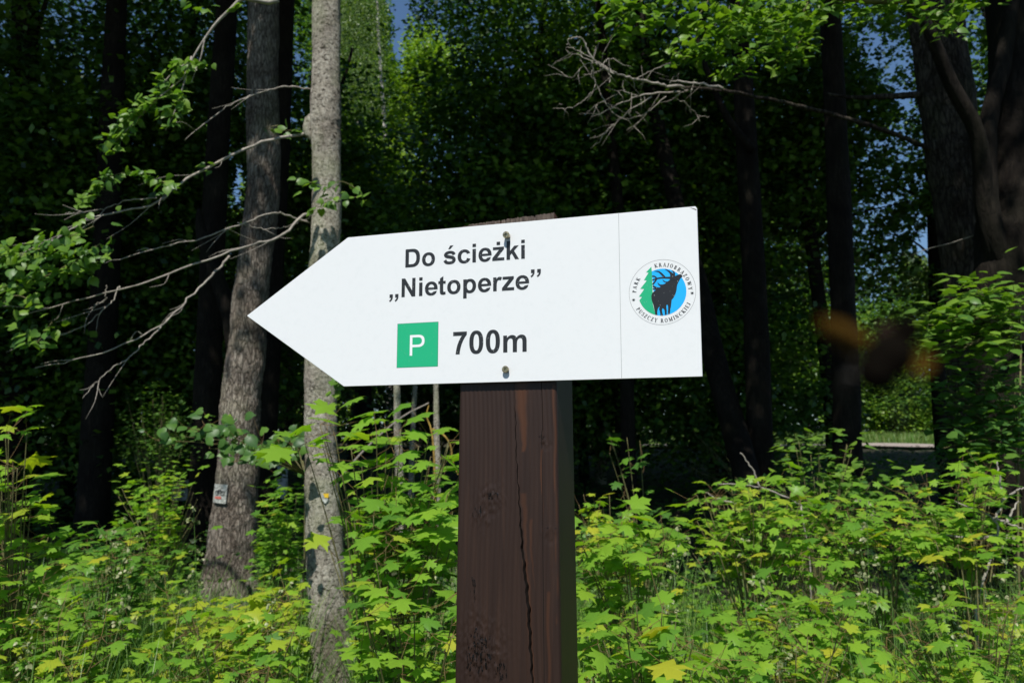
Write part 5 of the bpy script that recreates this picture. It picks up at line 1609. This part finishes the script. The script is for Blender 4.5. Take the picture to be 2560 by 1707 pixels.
maple_shrub('linden bush raised on thin stems before the stout right trunk', rnd_tips(2150, 2345, 650, 800, 4.6, 5.2, 34) + rnd_tips(2100, 2250, 720, 860, 4.8, 5.2, 20) + [(2250, 640, 4.8), (2220, 640, 4.8), (2320, 680, 4.8)], bx(2300, 5.2), 0.088, 620, (0.72, 0.15), HEART, 'linden', 0.15, rng, 'linden sprouts in the undergrowth', 'linden_sprout', petiole=False, crotch=(2345, 800, 5.3))
maple_shrub('shaded linden foliage at the right edge below the raised bush', rnd_tips(2150, 2370, 840, 1070, 4.9, 5.8, 60), bx(2290, 5.5), 0.080, 950, (0.35, 0.16), HEART, 'linden', 0.16, rng, 'linden sprouts in the undergrowth', 'linden_sprout', petiole=False, crotch=(2330, 1040, 5.7))
maple_shrub('small maple in the lower middle of the right-hand side', rnd_tips(1640, 1980, 1330, 1470, 3.2, 4.0, 28), bx(1800, 3.6), 0.08, 250, (0.55, 0.15), rng=rng)
maple_shrub('broad-leaved maple seedling at the bottom right of the post', rnd_tips(1330, 1620, 1380, 1590, 2.4, 3.0, 24), bx(1480, 2.8), 0.095, 170, (0.62, 0.14), rng=rng, yellow=0.035)
maple_shrub('maple seedling at the bottom, centre of the right side', rnd_tips(1640, 1980, 1450, 1590, 2.5, 3.1, 22), bx(1800, 2.8), 0.078, 170, (0.6, 0.14), rng=rng, yellow=0.035)
maple_shrub('maple seedling filling the bottom right corner', rnd_tips(2020, 2370, 1330, 1590, 2.6, 3.5, 34), bx(2200, 3.1), 0.070, 300, (0.6, 0.15), rng=rng)
maple_shrub('small yellow-tipped maple near the right edge', [(2150, 1245, 3.6), (2200, 1250, 3.6), (2240, 1240, 3.6), (2260, 1335, 3.6), (2300, 1330, 3.6)], bx(2220, 3.6), 0.08, 30, (0.85, 0.08), rng=rng, spread=0.07, yellow=0.3)
maple_shrub('shaded bush in the dark gap just right of the post', rnd_tips(1330, 1560, 1180, 1260, 6.5, 7.6, 22), bx(1450, 7.0), 0.08, 260, (0.25, 0.12), MAPLE2, rng=rng, petiole=False)
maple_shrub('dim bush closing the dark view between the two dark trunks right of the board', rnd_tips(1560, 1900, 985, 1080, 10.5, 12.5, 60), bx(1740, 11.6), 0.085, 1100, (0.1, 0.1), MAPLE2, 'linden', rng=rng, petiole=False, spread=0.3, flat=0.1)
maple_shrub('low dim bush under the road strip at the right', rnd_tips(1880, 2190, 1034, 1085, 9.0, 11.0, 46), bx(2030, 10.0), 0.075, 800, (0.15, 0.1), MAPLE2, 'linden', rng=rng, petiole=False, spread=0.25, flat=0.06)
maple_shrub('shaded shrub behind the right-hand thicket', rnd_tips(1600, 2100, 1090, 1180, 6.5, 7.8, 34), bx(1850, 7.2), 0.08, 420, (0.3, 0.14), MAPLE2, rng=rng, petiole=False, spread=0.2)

# bare forked twigs at the right edge
tw = thing('dead_branch', (at(2290, 1200, 4.0)[0], 4.0, 0), 'bare forked grey twigs at the right edge among the maple leaves', 'branch')
g = Geo()
for px in ([(2240, 1390), (2290, 1230), (2280, 1190), (2250, 1175), (2190, 1150)], [(2285, 1195), (2300, 1150), (2295, 1100), (2290, 1060)], [(2280, 1190), (2310, 1200), (2352, 1215)], [(2290, 1230), (2250, 1235), (2200, 1232), (2160, 1225)], [(2300, 1150), (2330, 1130), (2352, 1120)], [(2310, 1200), (2325, 1175), (2340, 1150)]):
    Q = smooth_path([at(u, v, 3.9) for u, v in px], 16); Q[1:-1] += rng.normal(0, .003, (14, 3)); g.tube(Q, np.linspace(0.007, 0.003, 16), 6)
q = at(2240, 1390, 3.9); g.tube(np.array([q, (q[0], 3.9, q[2] / 2), (q[0], 3.9, -0.05)]), [0.007, 0.008, 0.009], 6)
g.build('stem', M['dead'], tw, smooth=True)
tw = thing('dead_branch', (at(1740, 1100, 5.4)[0], 5.4, 0), 'bare twigs poking out of the right-hand thicket towards the post', 'branch')
g = Geo()
for px in ([(1840, 1160), (1780, 1130), (1720, 1115), (1640, 1110)], [(1745, 1120), (1730, 1080), (1700, 1040)], [(1700, 1160), (1650, 1145), (1620, 1130)], [(1840, 1160), (1860, 1300), (1860, 1500)]):
    Q = smooth_path([at(u, v, 5.0) for u, v in px], 16); Q[1:-1] += rng.normal(0, .003, (14, 3)); g.tube(Q, np.linspace(0.006, 0.003, 16), 6)
g.build('stem', M['dead'], tw, smooth=True)

# low leafy ground cover: nobody could count it
rng = np.random.default_rng(404)
gl = Geo()
def cover(n, x0, x1, y0, y1, h0, h1, leaf, tint, tpl, up=0.95, fac=0.14):
    x = rng.uniform(x0, x1, n); y = y0 + (y1 - y0) * rng.random(n) ** 1.25
    cell = 0.5 + 0.5 * np.sin(x * 2.3 + 1.7 * np.sin(y * 1.9)) * np.cos(y * 2.1 + x)
    z = ground_z(x, y) + h0 + (h1 - h0) * (rng.random(n) ** 0.7) * (0.55 + 0.45 * cell)
    P = np.stack([x, y, z], 1)
    ok = ((np.abs(x - pc[0]) > 0.25) | (y > 1.6)) & (thin(P, rng) | (y > 8.2))
    P = P[ok]; n = len(P)
    a = rng.uniform(0, 2 * math.pi, n)
    D = np.stack([np.cos(a), np.sin(a), -0.2 + rng.normal(0, .2, n)], 1)
    Nn = np.array([-0.05, -fac, up]) + rng.normal(0, .28, (n, 3))
    T = np.clip(tint + (0.10 if y1 < 6 else 0.03) + 0.25 * (cell[ok] - 0.5) + rng.normal(0, .14, n), 0, 0.95)
    scatter(gl, tpl, P, D, Nn, leaf * rng.uniform(.5, 1.2, n), T)
cover(15000, -3.4, 3.6, 2.1, 5.5, 0.05, 0.70, 0.054, 0.62, MAPLE)
cover(12000, -5.5, 5.8, 4.0, 8.5, 0.05, 0.78, 0.056, 0.45, MAPLE2)
cover(9000, -5.5, 5.8, 4.0, 8.5, 0.05, 0.80, 0.046, 0.40, HEART, up=0.7, fac=0.35)
cover(5000, -3.4, 3.6, 2.1, 4.2, 0.2, 0.76, 0.040, 0.55, HEART, up=0.7, fac=0.35)
cover(20000, -4.2, 4.4, 2.1, 6.5, 0.05, 0.74, 0.032, 0.5, OVAL, up=0.6, fac=0.3)
cover(5000, -3.4, 3.6, 2.1, 3.6, 0.35, 0.80, 0.050, 0.75, MAPLE)
uc = build_big(gl, 'ground_cover', M['maple']); tag(uc, 'low maple seedlings and leafy weeds covering the ground behind the post', 'ground cover', kind='stuff')
gl = Geo()
cover(12000, -9, 12, 8.0, 11.5, 0.05, 0.85, 0.085, 0.3, DIA)
cover(9000, -10, 3.5, 11.5, 17.0, 0.05, 0.8, 0.085, 0.25, DIA)
cover(7000, 3.5, 13, 11.5, 18.5, 0.02, 0.30, 0.07, 0.25, DIA)
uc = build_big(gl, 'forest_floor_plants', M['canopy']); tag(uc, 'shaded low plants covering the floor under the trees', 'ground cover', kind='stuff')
gl = Geo()
n = 270000
x = rng.uniform(-24, 28, n); y = rng.uniform(30, 37, n); z = ground_z(x, y) + rng.random(n) ** 1.15 * (22.5 + 2.0 * np.sin(x * 0.9))
z[:45000] = ground_z(x[:45000], y[:45000]) + rng.random(45000) * 6
P = np.stack([x, y, z], 1); P = P[keep_mask(P, rng)]; n = len(P)
scatter(gl, DIA, P, rng.normal(0, 1, (n, 3)), np.array([0, -.2, 1]) + rng.normal(0, .6, (n, 3)), 0.24 * rng.uniform(.6, 1.2, n), np.clip(rng.normal(.02, .12, n), 0, 1))
n = 60000
x = rng.uniform(-34, -25, n); y = rng.uniform(2, 36, n); z = ground_z(x, y) + rng.random(n) * (13 + 2 * np.sin(y))
scatter(gl, DIA, np.stack([x, y, z], 1), rng.normal(0, 1, (n, 3)), np.array([0, -.2, 1]) + rng.normal(0, .6, (n, 3)), 0.30 * rng.uniform(.6, 1.2, n), np.clip(rng.normal(.2, .2, n), 0, 1))
uc = build_big(gl, 'distant_thicket', M['canopy']); tag(uc, 'far-off thicket closing the view behind the trees', 'thicket', kind='stuff')

# grass among the plants and on the verge of the road
def blades(name, n, xr, yr, hmin, hmax, wid, label, tint=(0.5, 0.2), m='grass'):
    x = rng.uniform(*xr, n); y = rng.uniform(*yr, n)
    h = rng.uniform(hmin, hmax, n)
    ok = thin(np.stack([x, y, ground_z(x, y) + h * 0.8], 1), rng) & thin(np.stack([x, y, ground_z(x, y) + h * 0.4], 1), rng) if hmax > 0.9 else np.ones(n, bool)
    x, y, h = x[ok], y[ok], h[ok]; n = len(x)
    a = rng.uniform(0, 2 * math.pi, n); lean = rng.uniform(0.1, 0.6, n)
    d = np.stack([np.cos(a), np.sin(a)], 1)
    w = np.stack([-d[:, 1], d[:, 0]], 1) * wid
    z0 = ground_z(x, y)
    V = np.zeros((n, 7, 3))
    for k, t in enumerate((0, .4, .75)):
        cx = x + d[:, 0] * lean * h * t ** 2; cy = y + d[:, 1] * lean * h * t ** 2; cz = z0 + h * t * (1 - 0.25 * lean * t)
        f = (1, .85, .5)[k]
        V[:, 2 * k] = np.stack([cx - w[:, 0] * f, cy - w[:, 1] * f, cz], 1)
        V[:, 2 * k + 1] = np.stack([cx + w[:, 0] * f, cy + w[:, 1] * f, cz], 1)
    V[:, 6] = np.stack([x + d[:, 0] * lean * h, y + d[:, 1] * lean * h, z0 + h * (1 - .3 * lean)], 1)
    F3 = np.array([(0, 1, 3), (0, 3, 2), (2, 3, 5), (2, 5, 4), (4, 5, 6)])
    F = (F3[None] + (np.arange(n) * 7)[:, None, None]).reshape(-1, 3)
    T = np.repeat(np.clip(rng.normal(*tint, n), 0, 1), 5)
    o = mesh_np(name, V.reshape(-1, 3), F, np.full(len(F), 3), M[m], None, T)
    return tag(o, label, 'grass', kind='stuff')


blades('grass', 26000, (-3.4, 3.6), (2.0, 6.0), 0.4, 1.12, 0.0036, 'green grass blades growing up through the maple seedlings')
blades('verge_grass', 14000, (3.5, 18), (22.6, 25.2), 0.2, 0.5, 0.008, 'bright grass on the far side of the road', (0.6, 0.15))

# flowering grass stalks, each a thing
ST = [(310, 1200, 3.2, 0.02, 'tall flowering grass stalk in front of the dark gap at the lower left'),
      (445, 1165, 3.6, -0.03, 'flowering grass stalk leaning beside the foot of the marked trunk'),
      (250, 1220, 3.4, -0.06, 'arching flowering grass stalk left of the tall one at the lower left'),
      (640, 1330, 3.0, 0.03, 'flowering grass stalk between the two left trunks'),
      (1990, 1150, 3.2, 0.01, 'grass stalk with tufted cream heads in the right-hand thicket'),
      (1690, 1240, 3.0, -0.2, 'arching grass panicle bowing left over the right-hand seedlings'),
      (1560, 1210, 3.3, 0.05, 'fine grass panicle right of the post'),
      (2310, 1230, 3.2, 0.02, 'grass panicle near the right edge above the corner seedlings'),
      (2150, 1310, 2.9, -0.05, 'leaning grass stalk at the lower right'),
      (1820, 1400, 2.7, 0.10, 'low grass panicle at the bottom right'),
      (1010, 1330, 2.8, 0.04, 'grass panicle in front of the maples just left of the post'),
      (90, 1390, 2.8, 0.05, 'grass panicle at the bottom left corner')]
for (u, v, Yv, ln, lab) in ST:
    tip = at(u, v, Yv)
    base = np.array([tip[0] - ln * 1.5, Yv, 0.0])
    t = thing('grass_stalk', base, lab, 'grass', 'flowering grass stalks')
    g = Geo(); mid = np.array([base[0] + ln * 0.2, Yv, tip[2] * 0.62])
    Q = smooth_path([base, mid, tip], 22); g.tube(Q, np.linspace(0.0022, 0.0008, 22), 5)
    gs = Geo(); PP, DD, SS = [], [], []
    cream = 'cream' in lab
    for q in range(26):
        k = int(13 + 8.9 * rng.random())
        a = rng.uniform(0, 6.28); b_ = Q[k] + np.array([math.cos(a) * .035, math.sin(a) * .035, -0.005 + rng.normal(0, .012)]) * rng.uniform(.3, 1.1)
        g.tube(np.array([Q[k], b_]), [0.0006, 0.0005], 4, cap=False)
        for w_ in range(5 if cream else 3):
            PP.append(b_ + rng.normal(0, .006 if cream else .004, 3)); DD.append((b_ - Q[k]) * 20 + np.array([0, 0, -.5]) + rng.normal(0, .4, 3)); SS.append(rng.uniform(.010, .019))
    PP, DD, SS = np.array(PP), np.array(DD), np.array(SS)
    scatter(gs, OVAL, PP, DD, rng.normal(0, 1, (len(PP), 3)), SS, rng.random(len(PP)))
    g.build('stalk', M['grass'], t, tint=True)
    build_big(gs, 'seed_head', M['seed'], t)

# ------------------------------------------------------------------ pale car glimpsed through the leaves
cx0, cy0 = -4.95, 14.6
cz0 = float(ground_z(cx0, 12.6)) - 0.05
car = thing('parked_car', (cx0, cy0, cz0), 'pale car mostly hidden behind the shrubs left of the marked trunk', 'car')
white = plain('car_paint', (0.66, 0.68, 0.72), 0.25, 0.6)
glass = plain('car_glass', (0.02, 0.025, 0.03), 0.08, 0.6)
prof = [(-2.0, .35), (-2.05, .62), (-1.9, .86), (-1.55, 1.0), (-0.9, 1.40), (0.35, 1.44), (1.05, 1.02), (1.55, .94), (1.95, .84), (2.08, .6), (2.0, .35)]
CA = R(-72)


def carpt(a, w_, h):
    return np.array([cx0 + a * math.cos(CA) - w_ * math.sin(CA), cy0 + a * math.sin(CA) + w_ * math.cos(CA), cz0 + h])


g = Geo()
secs = [-.84, -.80, -.62, .62, .80, .84]
V, F = [], []
for w_ in secs:
    e_ = abs(w_)
    for a, h in prof:
        drop = 0.05 if e_ > .81 else 0.015 if e_ > .7 else 0
        V.append(carpt(a * (0.97 if e_ > .81 else 1), w_ * (1 - 0.30 * max(0, h - .95)), h - (drop if h > .8 else 0)))
n = len(prof)
for s1 in range(len(secs) - 1):
    for k in range(n):
        F.append((s1 * n + k, s1 * n + (k + 1) % n, (s1 + 1) * n + (k + 1) % n, (s1 + 1) * n + k))
F.append(tuple(range(n))[::-1]); F.append(tuple(range((len(secs) - 1) * n, len(secs) * n)))
g.add(V, F); body = g.build('body', white, car, smooth=False)
g = Geo()
for sgn in (-1, 1):
    g.add([carpt(-1.25, sgn * .835, 1.02), carpt(-.85, sgn * .76, 1.33), carpt(-.25, sgn * .755, 1.36), carpt(-.25, sgn * .835, 1.02)], [(0, 1, 2, 3)])
    g.add([carpt(-.18, sgn * .835, 1.02), carpt(-.18, sgn * .755, 1.36), carpt(.30, sgn * .755, 1.36), carpt(.90, sgn * .825, 1.03)], [(0, 1, 2, 3)])
g.build('side_window', glass, body)
g = Geo(); g.add([carpt(1.00, -.66, 1.062), carpt(1.00, .66, 1.062), carpt(.42, .56, 1.412), carpt(.42, -.56, 1.412)], [(0, 1, 2, 3)]); g.build('windscreen', glass, body)
for sgn in (-1, 1):
    g = Geo(); g.add([carpt(2.075, sgn * .45, .66), carpt(2.075, sgn * .74, .66), carpt(2.00, sgn * .76, .79), carpt(2.00, sgn * .45, .78)], [(0, 1, 2, 3)]); g.build('headlight', glass, body)
for a in (-1.3, 1.35):
    for sgn in (-1, 1):
        g = Geo(); u0 = carpt(a, sgn * .68, .31); u1 = carpt(a, sgn * .855, .31)
        g.tube(np.array([u0, u0 + (u1 - u0) * .1, u0 + (u1 - u0) * .9, u1]), [.27, .31, .31, .26], 24)
        g.build('wheel', plain('tyre_rubber', (0.02, 0.02, 0.02), 0.8, 0.2), car)

# ------------------------------------------------------------------ flying insect close to the lens
IY = 0.095
def ip(U, Vp, Y=IY): return at(U / K, Vp / K, Y)
ins = thing('insect', ip(2215, 900), 'brown-winged insect flying close to the lens, a soft dark blur', 'insect')
g = Geo()
c = ip(2212, 905); ax = unit(ip(2180, 950) - ip(2250, 850))
k = np.linspace(-1, 1, 17)
rad = 0.0029 * np.sqrt(np.clip(1 - k * k, 0.002, 1)) * (1 - 0.22 * np.exp(-((k - 0.2) / 0.1) ** 2))
g.tube(c + ax * (k * 0.0042)[:, None], rad, 14)
g.tube(c - ax * 0.0050 + ax * (np.linspace(-1, 1, 9) * 0.0014)[:, None], 0.0018 * np.sqrt(np.clip(1 - np.linspace(-1, 1, 9) ** 2, 0.01, 1)), 12)
g.build('body', plain('insect_body', (0.005, 0.004, 0.003), 0.95, 0.0, var=0.3, vs=900), ins, smooth=True)
wmt, nt, p = mat('insect_wing')
p.inputs["Base Color"].default_value = (0.085, 0.045, 0.008, 1); p.inputs["Alpha"].default_value = 0.40; p.inputs["Roughness"].default_value = 0.9; p.inputs["Specular IOR Level"].default_value = 0.0
wm2 = plain('brown_wing', (0.030, 0.016, 0.014), 0.95, 0.0); wm2.node_tree.nodes['Principled BSDF'].inputs['Alpha'].default_value = 0.6
for poly, dz, mm in (([(2225, 905), (2190, 845), (2110, 795), (2050, 785), (2065, 825), (2150, 895)], 0.002, wmt), ([(2205, 905), (2260, 862), (2310, 872), (2330, 910), (2300, 940), (2240, 930)], -0.002, wmt),
                     ([(2205, 875), (2195, 825), (2220, 795), (2255, 805), (2250, 850), (2225, 880)], 0.003, wm2)):
    P = np.array([ip(*q) for q in poly]); cen = P.mean(0)
    P = P + np.array([0, 1, 0]) * np.linspace(0, dz, len(P))[:, None]
    g = Geo(); n = len(P); off = np.array([0, 0.00012, 0])
    g.add(np.vstack([[cen], P, [cen + off], P + off]), [(0, 1 + q, 1 + (q + 1) % n) for q in range(n)] + [(n + 1, n + 2 + (q + 1) % n, n + 2 + q) for q in range(n)])
    g.build('wing', mm, ins)
for sgn in (-1, 1):
    for q in (-1, 0, 1):
        g = Geo(); a = c + ax * 0.0022 * q; b_ = a + np.cross(ax, [0, 1, 0]) * sgn * 0.004 + np.array([0, .001, -0.002]); e = b_ + np.array([0, 0.001, -0.003])
        g.tube(np.array([a, b_, e]), [0.00022, 0.00018, 0.0001], 5); g.build('leg', plain('insect_leg', (0.02, 0.015, 0.01)), ins)

for o in SC.objects:
    if "_root" in o: del o["_root"]
